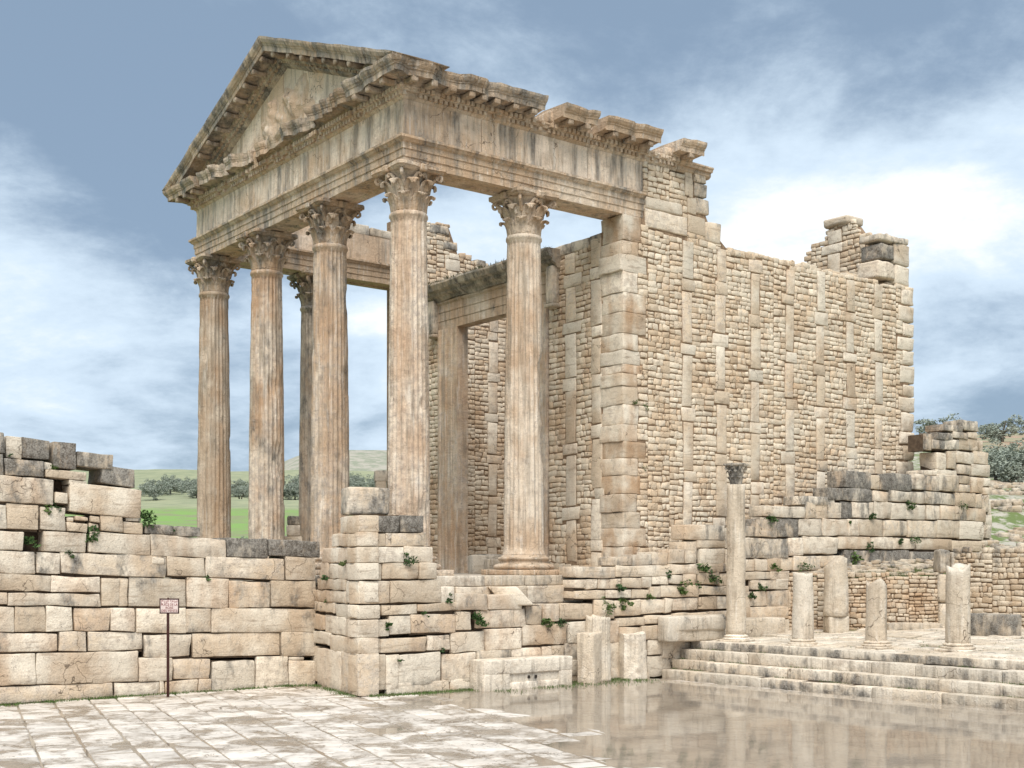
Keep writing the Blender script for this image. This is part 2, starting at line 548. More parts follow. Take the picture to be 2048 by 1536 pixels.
class Plane:
    """vertical plane: s runs along d (to the right in the photograph), n stands out towards the viewer"""

    def __init__(self, p0, d):
        self.p0 = Vector((p0[0], p0[1]))
        self.d = Vector(d).normalized()
        self.nrm = Vector((self.d.y, -self.d.x))

    def w(self, s, n, z):
        q = self.p0 + self.d * s + self.nrm * n
        return Vector((q.x, q.y, z))

    def hit(self, px, py, n=0.0):
        rx = (px - CX) / F
        p = self.p0 + self.nrm * n
        t = self.nrm.dot(p) / (self.nrm.x * rx + self.nrm.y)
        q = Vector((t * rx, t))
        return (q - self.p0).dot(self.d), EYE + t * (HY - py) / F


def at(px, py, Y):
    return Vector(((px - CX) / F * Y, Y, EYE + (HY - py) / F * Y))


_seed = [0]


def sd():
    _seed[0] += 1
    return _seed[0] * 0.737


def ashlar(name, pl, quad, depth, parent, wear=(1, 0, 0), mat='limestone', proud=0.0, r=0.03, amp=0.014, gap=0.013, cell=0.22):
    """a dressed block whose face is the quad [(s,z) bl, br, tr, tl] on a plane"""
    (s0, z0), (s1, z1), (s2, z2), (s3, z3) = quad
    w = ((s1 - s0) + (s2 - s3)) / 2
    h = ((z3 - z0) + (z2 - z1)) / 2
    if w < 0.03 or h < 0.03:
        return None
    nx = max(3, min(10, int(w / cell) + 2))
    nzc = max(3, min(6, int(h / cell * 1.3) + 2))
    sdn = sd()
    jq = lambda: random.uniform(-.5, .5) * min(.045, h * .09)
    s0, z0, s1, z1, s2, z2, s3, z3 = s0 + jq(), z0 + jq(), s1 + jq(), z1 + jq(), s2 + jq(), z2 + jq(), s3 + jq(), z3 + jq()
    r *= random.uniform(.7, 1.6)
    v, f = rock_cells(w / 2 - gap, depth / 2, h / 2 - gap, nx, 3, nzc, r, amp, sdn, 2.2)
    out = []
    for p in v:
        a = p.x / w + 0.5
        b = p.z / h + 0.5
        s = (s0 * (1 - a) + s1 * a) * (1 - b) + (s3 * (1 - a) + s2 * a) * b
        z = (z0 * (1 - a) + z1 * a) * (1 - b) + (z3 * (1 - a) + z2 * a) * b
        nn = proud - depth / 2 - p.y
        s += noise.noise(Vector((s * 4.1, z * 5.3, sdn))) * .016
        z += noise.noise(Vector((s * 3.7, z * 4.9, sdn + 9))) * .014
        if p.y < 0:            # quarry-faced front: hollows, bosses and knocked-off edges
            e = noise.noise(Vector((s * 2.3 + sdn, z * 2.9, 1.0))) * .5 + noise.noise(Vector((s * 6.5, z * 7.5 + sdn, 2.0))) * .5
            nn += e * amp * 1.6
            if abs(p.x) > w / 2 - gap - r * 1.1 or abs(p.z) > h / 2 - gap - r * 1.1:
                nn -= max(0, noise.noise(Vector((s * 3.1, z * 3.1, sdn)))) * .045
        out.append(pl.w(s, nn, z))
    return add(name, out, f, mat, parent, wear)


def core_box(acc, pl, quad, n_front, n_back, grow=0.03):
    (s0, z0), (s1, z1), (s2, z2), (s3, z3) = quad
    b = len(acc[0])
    g = grow
    q = [(s0 + .022, z0 - g * .8), (s1 - .022, z1 - g * .8), (s2 - .022, z2 - .006), (s3 + .022, z3 - .006)]
    for n in (n_front, n_back):
        for s, z in q:
            acc[0].append(pl.w(s, n, z))
    for f in ((0, 1, 2, 3), (7, 6, 5, 4), (0, 4, 5, 1), (1, 5, 6, 2), (2, 6, 7, 3), (3, 7, 4, 0)):
        acc[1].append(tuple(b + i for i in f))


def small_stone(pl, s0, s1, z0, z1, seed, bulge=0.008, amp=0.012, r=0.017, depth=0.10):
    """a rubble stone in a wall face: 3 x 3 rounded face and short sides"""
    w, h = s1 - s0, z1 - z0
    r = min(r, w * .3, h * .3)
    us = [0, r / w, 1 - r / w, 1]
    vsn = [0, r / h, 1 - r / h, 1]
    verts = []
    jt = [(random.uniform(-1, 1) * .17 * h, random.uniform(-1, 1) * .15 * h) for _ in range(4)]
    k = random.uniform(-.5, 1) * bulge
    for j, b in enumerate(vsn):
        for i, a in enumerate(us):
            cs = jt[0][0] * (1 - a) * (1 - b) + jt[1][0] * a * (1 - b) + jt[2][0] * a * b + jt[3][0] * (1 - a) * b
            cz = jt[0][1] * (1 - a) * (1 - b) + jt[1][1] * a * (1 - b) + jt[2][1] * a * b + jt[3][1] * (1 - a) * b
            edge_i, edge_j = i in (0, 3), j in (0, 3)
            s, z = s0 + w * a + cs, z0 + h * b + cz
            if edge_i and edge_j:
                s += r * .45 * (1 if i == 0 else -1)
                z += r * .45 * (1 if j == 0 else -1)
            n = k - (0.011 if (edge_i or edge_j) else 0.0) + noise.noise(Vector((s * 5, z * 5, seed))) * amp
            verts.append(pl.w(s, n, z))
    ring = [0, 1, 2, 3, 7, 11, 15, 14, 13, 12, 8, 4]
    faces = []
    for j in range(3):
        for i in range(3):
            a = j * 4 + i
            faces.append((a, a + 1, a + 5, a + 4))
    base = len(verts)
    for v in ring:
        p = verts[v]
        verts.append(Vector((p.x - pl.nrm.x * depth, p.y - pl.nrm.y * depth, p.z)))
    n = len(ring)
    for i in range(n):
        j = (i + 1) % n
        faces.append((ring[i], base + i, base + j, ring[j]))
    return verts, faces


def rubble(parent, pl, bays, blocked, top, bottom, mat='rubble_stone', limit=300, name='stone', hmin=.125, hmax=.205, lmin=.16, lmax=.40, wearf=None, stain=0.1, warm=0.15):
    """coursed rubble between s-limits (bays); blocked = list of (s0,s1,z0,z1) taken by dressed blocks"""
    stones = []
    sub = []
    for (b0, b1) in bays:
        k = max(1, int(round((b1 - b0) / 1.0)))
        cs = [b0] + [b0 + (b1 - b0) * (i + random.uniform(-.18, .18)) / k for i in range(1, k)] + [b1]
        sub += list(zip(cs, cs[1:]))
    for (b0, b1) in sub:
        zlo = min(bottom(b0), bottom(b1), bottom((b0 + b1) / 2))
        zhi = max(top(b0 + (b1 - b0) * t / 8) for t in range(9))
        z = zlo
        tilt = random.uniform(-.01, .01)
        while z < zhi:
            h = random.uniform(hmin, hmax)
            segs = [(b0, b1)]
            for (x0, x1, y0, y1) in blocked:
                if y0 < z + h * .55 and y1 > z + h * .45:
                    nsg = []
                    for (a, b) in segs:
                        if x1 <= a or x0 >= b:
                            nsg.append((a, b))
                        else:
                            if x0 > a: nsg.append((a, x0))
                            if x1 < b: nsg.append((x1, b))
                    segs = nsg
            for (a, b) in segs:
                if b - a < .06:
                    continue
                cuts = [a]
                while b - cuts[-1] > lmin * 1.4:
                    stp = random.uniform(lmin, lmax) * (1.0 if random.random() < .8 else .55)
                    if b - cuts[-1] - stp < lmin * .7:
                        break
                    cuts.append(cuts[-1] + stp)
                cuts.append(b)
                for c0, c1 in zip(cuts, cuts[1:]):
                    m = (c0 + c1) / 2
                    zz = z + noise.noise(Vector((m * .9, z * 1.3, 4.2 + b0))) * .05 + tilt * (m - b0)
                    if zz + h * .6 > top(m) or zz + h < bottom(m):
                        continue
                    g = random.uniform(.006, .013)
                    if c1 - c0 < .24 and random.random() < .12 and h > .17:
                        zs = zz + h * random.uniform(.4, .6)
                        stones.append((c0 + g, c1 - g, zz + g, zs - g * .5))
                        stones.append((c0 + g, c1 - g, zs + g * .5, zz + h - g))
                    else:
                        e = random.uniform(-.012, .012)
                        stones.append((c0 + g, c1 - g, zz + g + e, zz + h - g + e))
            z += h
    stones.sort(key=lambda q: -(q[1] - q[0]) * (q[3] - q[2]) / (pl.w(q[0], 0, 0).y ** 2))
    rest = ([], [])
    for i, (a, b, c, d) in enumerate(stones):
        v, f = small_stone(pl, a, b, c, d, i * .37)
        if i < limit:
            wr = wearf((a + b) / 2, (c + d) / 2) if wearf else (1, stain, warm)
            wr = (wr[0] * random.uniform(.93, 1.07), wr[1], max(0, wr[2] + random.uniform(-.15, .25)))
            add(name, v, f, mat, parent, wr)
        else:
            o = len(rest[0])
            rest[0].extend(v)
            rest[1].extend([tuple(o + k for k in q) for q in f])
    if rest[0]:
        add('small_stones', rest[0], rest[1], mat, parent, (1, stain, warm), kind='stuff', origin=WL[parent.name])


def leaves(n, center, radii, size, flat=0.0, seed=0, hang=False):
    """loose little leaf faces in an ellipsoid"""
    rng = random.Random(seed)
    verts, faces = [], []
    for _ in range(n):
        while True:
            p = Vector((rng.uniform(-1, 1), rng.uniform(-1, 1), rng.uniform(-1, 1)))
            if p.length < 1:
                break
        p = Vector((p.x * radii[0], p.y * radii[1], p.z * radii[2])) + Vector(center)
        d = Vector((rng.gauss(0, 1), rng.gauss(0, 1), rng.gauss(0, .6))).normalized()
        e = d.cross(Vector((rng.gauss(0, 1), rng.gauss(0, 1), rng.gauss(0, 1)))).normalized()
        s = size * rng.uniform(.6, 1.4)
        b = len(verts)
        verts += [p - d * s, p - e * s * .45 + d * s * .1, p + d * s, p + e * s * .45 + d * s * .1]
        faces.append((b, b + 1, b + 2, b + 3))
    return verts, faces


def blades(pts, h, w, seed=0):
    """grass blades rooted at points"""
    rng = random.Random(seed)
    verts, faces = [], []
    for p in pts:
        a = rng.uniform(0, 6.28)
        hh = h * rng.uniform(.5, 1.3)
        lean = Vector((rng.gauss(0, .45), rng.gauss(0, .45), 1)).normalized() * hh
        side = Vector((math.cos(a), math.sin(a), 0)) * w
        b = len(verts)
        verts += [Vector(p) - side, Vector(p) + side, Vector(p) + lean]
        faces.append((b, b + 1, b + 2))
    return verts, faces


# ------------------------------------------------------------------ temple frame
U = Vector((0.7949, 0.6067))          # towards the back, along the flank
V = Vector((-0.6067, 0.7949))         # along the front, towards the far corner
C4 = Vector((-2.52, 30.74))           # axis of the near corner column
ZS = EYE - 0.26                       # top of the stylobate
W_ = 11.34                            # between the corner axes of the front
U2 = 3.56                             # second column of the flank
UW = 6.62                             # front face of the cella
UE = 19.85                            # back face of the cella


def T(u, v, z=0.0):
    q = C4 + U * u + V * v
    return Vector((q.x, q.y, z + ZS))


SIDE = Plane(T(0, -.45)[:2], U)
FRONT = Plane(T(UW, 0)[:2], -V)       # s = -v
LEFT_IN = Plane(T(0, W_ - .45)[:2], U)
BACK_IN = Plane(T(UE - .9, 0)[:2], -V)
CORNER = Vector((-3.43, 28.05))       # outer corner of the stair pier
PODIUM = Plane(CORNER, U)
INNER = Vector((-4.88, 31.0))         # where pier and stair wall meet
PIERF = Plane(CORNER, (CORNER - INNER))
_d = Vector((0.8, 0.6))
STAIR = Plane(INNER, U)


# ------------------------------------------------------------------ terrain
def lerp_tab(tab, x):
    if x <= tab[0][0]: return tab[0][1]
    for (a, b), (c, d) in zip(tab, tab[1:]):
        if x <= c:
            t = (x - a) / (c - a)
            t = t * t * (3 - 2 * t) * .4 + t * .6
            return b + (d - b) * t
    return tab[-1][1]


TAB_L = [(38, -3.35), (80, -2.4), (140, 2.2), (220, 7.2), (300, 12.3), (380, 20), (430, 25), (520, 35), (620, 46.6), (700, 50), (1000, 45), (3500, 0)]
TAB_R = [(38, -3.35), (43, -2.4), (47, -.6), (55, 1.2), (62, 3.4), (72, 4.6), (90, 6.5), (130, 12.2), (170, 17.5), (210, 19), (400, 20), (3500, 0)]


def sstep(x, a, b):
    t = max(0, min(1, (x - a) / (b - a)))
    return t * t * (3 - 2 * t)


def ground_z(x, y):
    if y < 20:
        return EYE - 3.35
    a = x / y
    zl = lerp_tab(TAB_L, y)
    k = sstep(a, -.238, -.205) * (.80 + .20 * sstep(a, -.21, -.15))
    hill2 = 91 * k * math.exp(-((y - 1000) / 210) ** 2)
    zl = max(zl, hill2) if y > 650 else zl
    zr = lerp_tab(TAB_R, y)
    b = sstep(a, .12, .30)
    z = zl * (1 - b) + zr * b
    z += noise.noise(Vector((x * .02, y * .02, 3))) * min(1.0, max(0, y - 60) / 150) * 2.2
    if y > 44:
        z += noise.noise(Vector((x * .25, y * .25, 8))) * .18
    if abs(a) > 1.2:
        z = z * max(0, 1 - (abs(a) - 1.2)) + (-3.35) * min(1, abs(a) - 1.2)
    return EYE + z


def build_terrain():
    angs = [-180, -150, -120, -95, -75, -60, -50, -42, -36, -31] + [-27 + i * 54 / 150 for i in range(151)] + [31, 36, 42, 50, 60, 75, 95, 120, 150]
    rs = [14, 26, 36]
    r = 40
    while r < 3600:
        rs.append(r)
        r *= 1.05
    verts = [Vector((0, 0, EYE - 3.35))]
    for rr in rs:
        for a in angs:
            t = math.radians(a)
            x, y = rr * math.sin(t), rr * math.cos(t)
            if abs(a) < 60:
                x, y = rr * math.tan(t), rr
            verts.append(Vector((x, y, ground_z(x, y))))
    n = len(angs)
    faces = []
    for j in range(n):
        k = (j + 1) % n
        faces.append((0, 1 + k, 1 + j))
    for i in range(len(rs) - 1):
        for j in range(n):
            k = (j + 1) % n
            faces.append((1 + i * n + j, 1 + i * n + k, 1 + (i + 1) * n + k, 1 + (i + 1) * n + j))
    add('terrain', verts, faces, 'hill_ground', kind='structure', origin=(0, 0, 0))


build_terrain()

# ------------------------------------------------------------------ plaza pavement, rain water
G1, G2 = Vector((0.400, -0.9165)), Vector((0.9165, 0.400))


def pave_h(x, y):
    s2 = x * G2.x + y * G2.y
    h = 0.016 - max(0, s2 - 8.9) * .020
    h = max(h, -.075)
    h += noise.noise(Vector((x * .45, y * .45, 1.5))) * .020
    h += noise.noise(Vector((x * 1.7, y * 1.7, 9.5))) * .007
    return h


def in_plaza(p):
    # in front of the stair wall, the pier, the podium wall and the steps
    for pl in (STAIR,):
        if (p - pl.p0).dot(pl.nrm) < .02 and (p - pl.p0).dot(pl.d) < .3:
            return False
    if (p - PIERF.p0).dot(PIERF.nrm) < .02 and (p - PODIUM.p0).dot(PODIUM.nrm) < .02:
        return False
    if (p - STEP0).dot(STEPN) > .25:
        return False
    return True


STEP0 = Vector((4.86, 32.6))
STEPD = Vector((0.644, -0.765)).normalized()
STEPN = Vector((-STEPD.y, STEPD.x))     # away from the viewer, up the steps


def build_pavement():
    add('plaza_floor', [Vector((-45, -60, -.06)), Vector((45, -60, -.06)), Vector((45, 13.4, -.06)), Vector((-45, 13.4, -.06))], [(0, 1, 2, 3)], 'paving_stone', kind='structure', origin=(0, -20, -.06))
    root = add('pavement', [Vector((-30, 4, -.10)), Vector((30, 4, -.10)), Vector((30, 44, -.10)), Vector((-30, 44, -.10))], [(0, 1, 2, 3)], 'soil', kind='structure', origin=(0, 24, -.1))
    slabs = []
    s2 = -14.0
    while s2 < 24:
        wid = random.uniform(.48, .82)
        s1 = -36.0 + random.uniform(0, .8)
        while s1 < -5:
            ln = random.uniform(.45, 1.0)
            c = G1 * (s1 + ln / 2) + G2 * (s2 + wid / 2)
            if c.y > 13 and abs(c.x / c.y) < .52 and c.y < 38 and in_plaza(c):
                slabs.append((s1, ln, s2, wid, c))
            s1 += ln
        s2 += wid
    slabs.sort(key=lambda q: q[4].y if abs(q[4].x / q[4].y) < .42 and q[4].y > 17.5 else 100 + abs(q[4].y))
    rest = ([], [])
    for i, (s1, ln, s2, wid, c) in enumerate(slabs):
        g = random.uniform(.010, .026)
        tx, ty, dz = random.gauss(0, .006), random.gauss(0, .006), random.gauss(0, .004)
        nx, ny = 5, 5
        verts, faces = [], []
        e = .05
        ps = [0, e, .35, .65, 1 - e, 1]
        sk = [random.uniform(-.02, .02) for _ in range(4)]
        for jj, b in enumerate(ps):
            for ii, a in enumerate(ps):
                p = G1 * (s1 + g + (ln - 2 * g) * a + sk[0] * b) + G2 * (s2 + g + (wid - 2 * g) * b + sk[1] * a)
                wob = noise.noise(Vector((p.x * 3, p.y * 3, 2))) * .012
                p = p + G1 * wob
                h = pave_h(p.x, p.y) + dz + tx * (a - .5) + ty * (b - .5)
                if ii in (0, 5) or jj in (0, 5):
                    h -= .010
                verts.append(Vector((p.x, p.y, h)))
        for jj in range(5):
            for ii in range(5):
                a = jj * 6 + ii
                faces.append((a, a + 1, a + 7, a + 6))
        ring = [0, 1, 2, 3, 4, 5, 11, 17, 23, 29, 35, 34, 33, 32, 31, 30, 24, 18, 12, 6]
        o = len(verts)
        verts += [Vector((verts[k].x, verts[k].y, -.13)) for k in ring]
        for k in range(20):
            m = (k + 1) % 20
            faces.append((ring[k], o + k, o + m, ring[m]))
        if i < 300:
            add('slab', verts, faces, 'paving_stone', root)
        else:
            o = len(rest[0])
            rest[0].extend(verts)
            rest[1].extend([tuple(o + k for k in q) for q in faces])
    add('outer_slabs', rest[0], rest[1], 'paving_stone', root, kind='stuff', origin=(0, 24, -.1))
    # still rain water, one level sheet; slabs that stand higher stay dry
    a = STAIR.w(-14, .10, 0)
    b = STAIR.w(-.1, .10, 0)
    c = PIERF.w(0, .10, 0)
    d = PODIUM.w(.1, .10, 0)
    e_ = PODIUM.w(8.4, .12, 0)
    e2 = STEP0 + STEPD * 16
    pts = [a, b, c, d, e_, Vector((e2.x, e2.y, 0)), Vector((14, 12, 0)), Vector((-14, 12, 0))]
    add('puddle_water', pts, [tuple(range(len(pts)))[::-1]], 'rain_water', kind='structure', smooth_sh=False, origin=(0, 24, 0), recalc=True)


build_pavement()


# ------------------------------------------------------------------ masonry walls traced course by course
def px_quad(pl, x0, x1, yt, yb, h0, vx, n=0.0):
    """corner points on the wall of a block seen between x0..x1 and yt..yb; its beds run to the wall's vanishing point"""
    xm = (x0 + x1) / 2

    def yy(y, x):
        return y - (y - h0) / (vx - xm) * (x - xm)
    g = lambda x, y: pl.hit(x, yy(y, x), n)
    return [g(x0, yb), g(x1, yb), g(x1, yt), g(x0, yt)]


def course_wall(root, pl, blocks, h0, vx, depth=.55, core='earth_core', rough=.014, name='block'):
    acc = ([], [])
    for blk in blocks:
        x0, x1, yt, yb = blk[:4]
        stain = blk[4] if len(blk) > 4 else random.choice([.1, .16, .24, .32, .38, .44])
        flag = blk[5] if len(blk) > 5 else ''
        q = px_quad(pl, x0, x1, yt, yb, h0, vx)
        if 't' in flag:          # a tilted block
            k = .05
            q = [(q[0][0], q[0][1] + k), q[1], q[2], (q[3][0], q[3][1] + k)]
        warm = random.choice([0, .1, .2, .35, .5])
        bright = random.uniform(.94, 1.05) * (1 - .18 * max(0, stain - .3))
        ashlar(name, pl, q, depth + random.uniform(-.05, .1), root, (bright, stain, warm), proud=random.uniform(-.018, .022), r=.017, amp=rough * random.choice([.7, 1, 1.6, 2.2]))
        if 'x' not in flag:
            core_box(acc, pl, q, -random.uniform(.07, .13), -depth + .03 + random.uniform(0, .03))
    o = len(WL)
    add('mortar', acc[0], acc[1], core, root, origin=WL[root.name], smooth_sh=False)


def stair_wall():
    root = empty('stair_wall', STAIR.w(-4, 0, 0), 'long ashlar wall with ragged stepped top behind the black signpost', 'wall')
    D = .95
    B = [  # x0, x1, y top, y bottom, lichen
        (-70, 228, 1371, 1408), (228, 320, 1365, 1400), (320, 330, 1362, 1396), (330, 396, 1360, 1393), (396, 424, 1356, 1390),
        (424, 512, 1320, 1385), (512, 577, 1313, 1382), (577, 632, 1321, 1385), (577, 608, 1312, 1321),
        (-70, 73, 1306, 1372), (73, 277, 1303, 1368), (277, 346, 1315, 1363), (346, 421, 1315, 1358),
        (-70, 118, 1265, 1305), (118, 175, 1263, 1303), (175, 288, 1262, 1302), (288, 384, 1267, 1314), (384, 562, 1265, 1314), (562, 632, 1263, 1313),
        (-70, 29, 1211, 1264), (29, 93, 1211, 1263), (93, 147, 1213, 1262), (147, 222, 1214, 1262), (222, 271, 1214, 1262), (271, 372, 1215, 1266), (372, 422, 1217, 1266), (422, 632, 1215, 1264),
        (-70, 102, 1147, 1182), (102, 203, 1152, 1185), (-70, 16, 1182, 1209), (16, 202, 1185, 1212), (203, 238, 1154, 1213), (238, 257, 1156, 1214), (257, 373, 1156, 1215),
        (373, 458, 1155, 1216), (458, 541, 1161, 1216), (541, 632, 1160, 1215, .42),
        (-70, 74, 1101, 1146), (74, 121, 1105, 1150), (121, 333, 1107, 1153), (303, 330, 1113, 1130, .1, 'x'), (334, 411, 1114, 1154, .3), (411, 570, 1114, 1158, .36), (570, 632, 1114, 1160, .25),
        (-70, 49, 1060, 1100), (87, 175, 1064, 1105), (175, 301, 1067, 1109, .2), (301, 453, 1072, 1114, .38, 'x'), (453, 536, 1076, 1115, .78, 'x'), (536, 642, 1079, 1114, .88, 'x'),
        (-70, 13, 1006, 1059), (13, 79, 1008, 1060), (79, 133, 1014, 1063), (133, 175, 1044, 1064), (133, 149, 1033, 1044), (150, 175, 1032, 1043), (178, 200, 1031, 1046), (178, 200, 1046, 1064), (201, 248, 1030, 1066),
        (248, 288, 1043, 1068), (253, 285, 1028, 1043, .5), (289, 348, 1049, 1070, .75, 'x'), (354, 401, 1053, 1074, .72, 'x'),
        (-70, 109, 951, 1006, .45), (110, 137, 983, 1007, .3), (138, 283, 971, 1031, .28, 'x'),
        (8, 89, 918, 953, .6, 'x'), (91, 173, 940, 958, .25, 'x'), (138, 175, 960, 972, .2), (203, 273, 935, 974, .68, 'xt'), (-70, 7, 905, 951, .6),
        (12, 45, 873, 917, .35, 'x'), (44, 102, 876, 919, .72, 'x'), (105, 153, 884, 939, .66, 'x'), (154, 227, 906, 936, .64, 'x'), (88, 106, 924, 940, .4), (-70, 10, 860, 905, .6, 'x'),
    ]
    course_wall(root, STAIR, B, 1262, 3300, depth=D)
    ashlar('dark_backing', STAIR, px_quad(STAIR, 44, 92, 1060, 1106, 1262, 3300), .5, root, mat='earth_core', proud=-.42)  # dark backing added in the wall's gaps so they read as deep holes
    ashlar('dark_backing', STAIR, px_quad(STAIR, 88, 142, 955, 1010, 1262, 3300), .4, root, mat='earth_core', proud=-.5)
    return root


stair_wall()


def corner_pier():
    root = empty('corner_pier', (CORNER.x, CORNER.y, 0), 'tall tapering corner pier of pale blocks with dark lichened upper courses', 'pier')
    left = [(680, 716, 1031, 1066, .3), (664, 716, 1066, 1093, .25), (644, 700, 1095, 1127, .25), (700, 716, 1094, 1127),
            (640, 657, 1124, 1157), (657, 716, 1126, 1160), (634, 690, 1157, 1180), (690, 716, 1162, 1206), (627, 690, 1179, 1206),
            (623, 668, 1203, 1226), (668, 716, 1208, 1237), (623, 648, 1228, 1260), (648, 690, 1232, 1268), (690, 716, 1238, 1275),
            (622, 660, 1262, 1288), (660, 716, 1271, 1306), (620, 634, 1293, 1362), (634, 682, 1298, 1380), (682, 716, 1303, 1390)]
    acc = ([], [])
    for b in left:
        q = px_quad(PIERF, b[0], b[1], b[2], b[3], 1130, -228)
        ashlar('block', PIERF, q, .5, root, (random.uniform(.93, 1.02), b[4] if len(b) > 4 else .14, random.choice([.1, .3, .5])), proud=random.uniform(-.02, .015), r=.02, amp=.02)
        qc = [(min(a, -.22), z) for a, z in q]
        if qc[1][0] - qc[0][0] > .05:
            core_box(acc, PIERF, qc, -random.uniform(.08, .12), -.42 - random.uniform(0, .03))
    right = [(716, 750, 1029, 1066, .25), (750, 800, 1030, 1066, .85), (800, 849, 1030, 1066, .72), (716, 772, 1066, 1093, .2), (772, 853, 1065, 1093, .45),
             (716, 736, 1094, 1126), (736, 808, 1094, 1126), (808, 868, 1092, 1126), (716, 764, 1127, 1160), (764, 838, 1126, 1159), (838, 874, 1125, 1159, .3),
             (716, 780, 1162, 1208), (780, 882, 1160, 1207), (716, 763, 1209, 1238), (716, 778, 1239, 1275), (716, 761, 1277, 1308), (716, 772, 1310, 1384), (772, 798, 1308, 1380)]
    for b in right:
        q = px_quad(PODIUM, b[0], b[1], b[2], b[3], 1130, 4326)
        ashlar('block', PODIUM, q, .5, root, (random.uniform(.96, 1.05), b[4] if len(b) > 4 else .12, random.choice([0, .1, .3])), proud=random.uniform(-.015, .02), r=.018, amp=.016)
        qc = [(max(a, .22), z) for a, z in q]
        if qc[1][0] - qc[0][0] > .05:
            core_box(acc, PODIUM, qc, -random.uniform(.08, .12), -.42 - random.uniform(0, .03))
    add('mortar', acc[0], acc[1], 'earth_core', root, origin=WL[root.name], smooth_sh=False)
    # the single block left on top
    p = at(730, 1029, 29.4)
    v, f = rock_cells(.50, .34, .315, 6, 4, 5, .06, .03, 3.3)
    R = Matrix.Rotation(math.atan2(U.y, U.x) - .25, 3, 'Z')
    add('top_block', [R @ q + Vector((p.x, p.y, p.z + .30)) for q in v], f, 'limestone', root, (.92, .55, .1))
    return root


corner_pier()


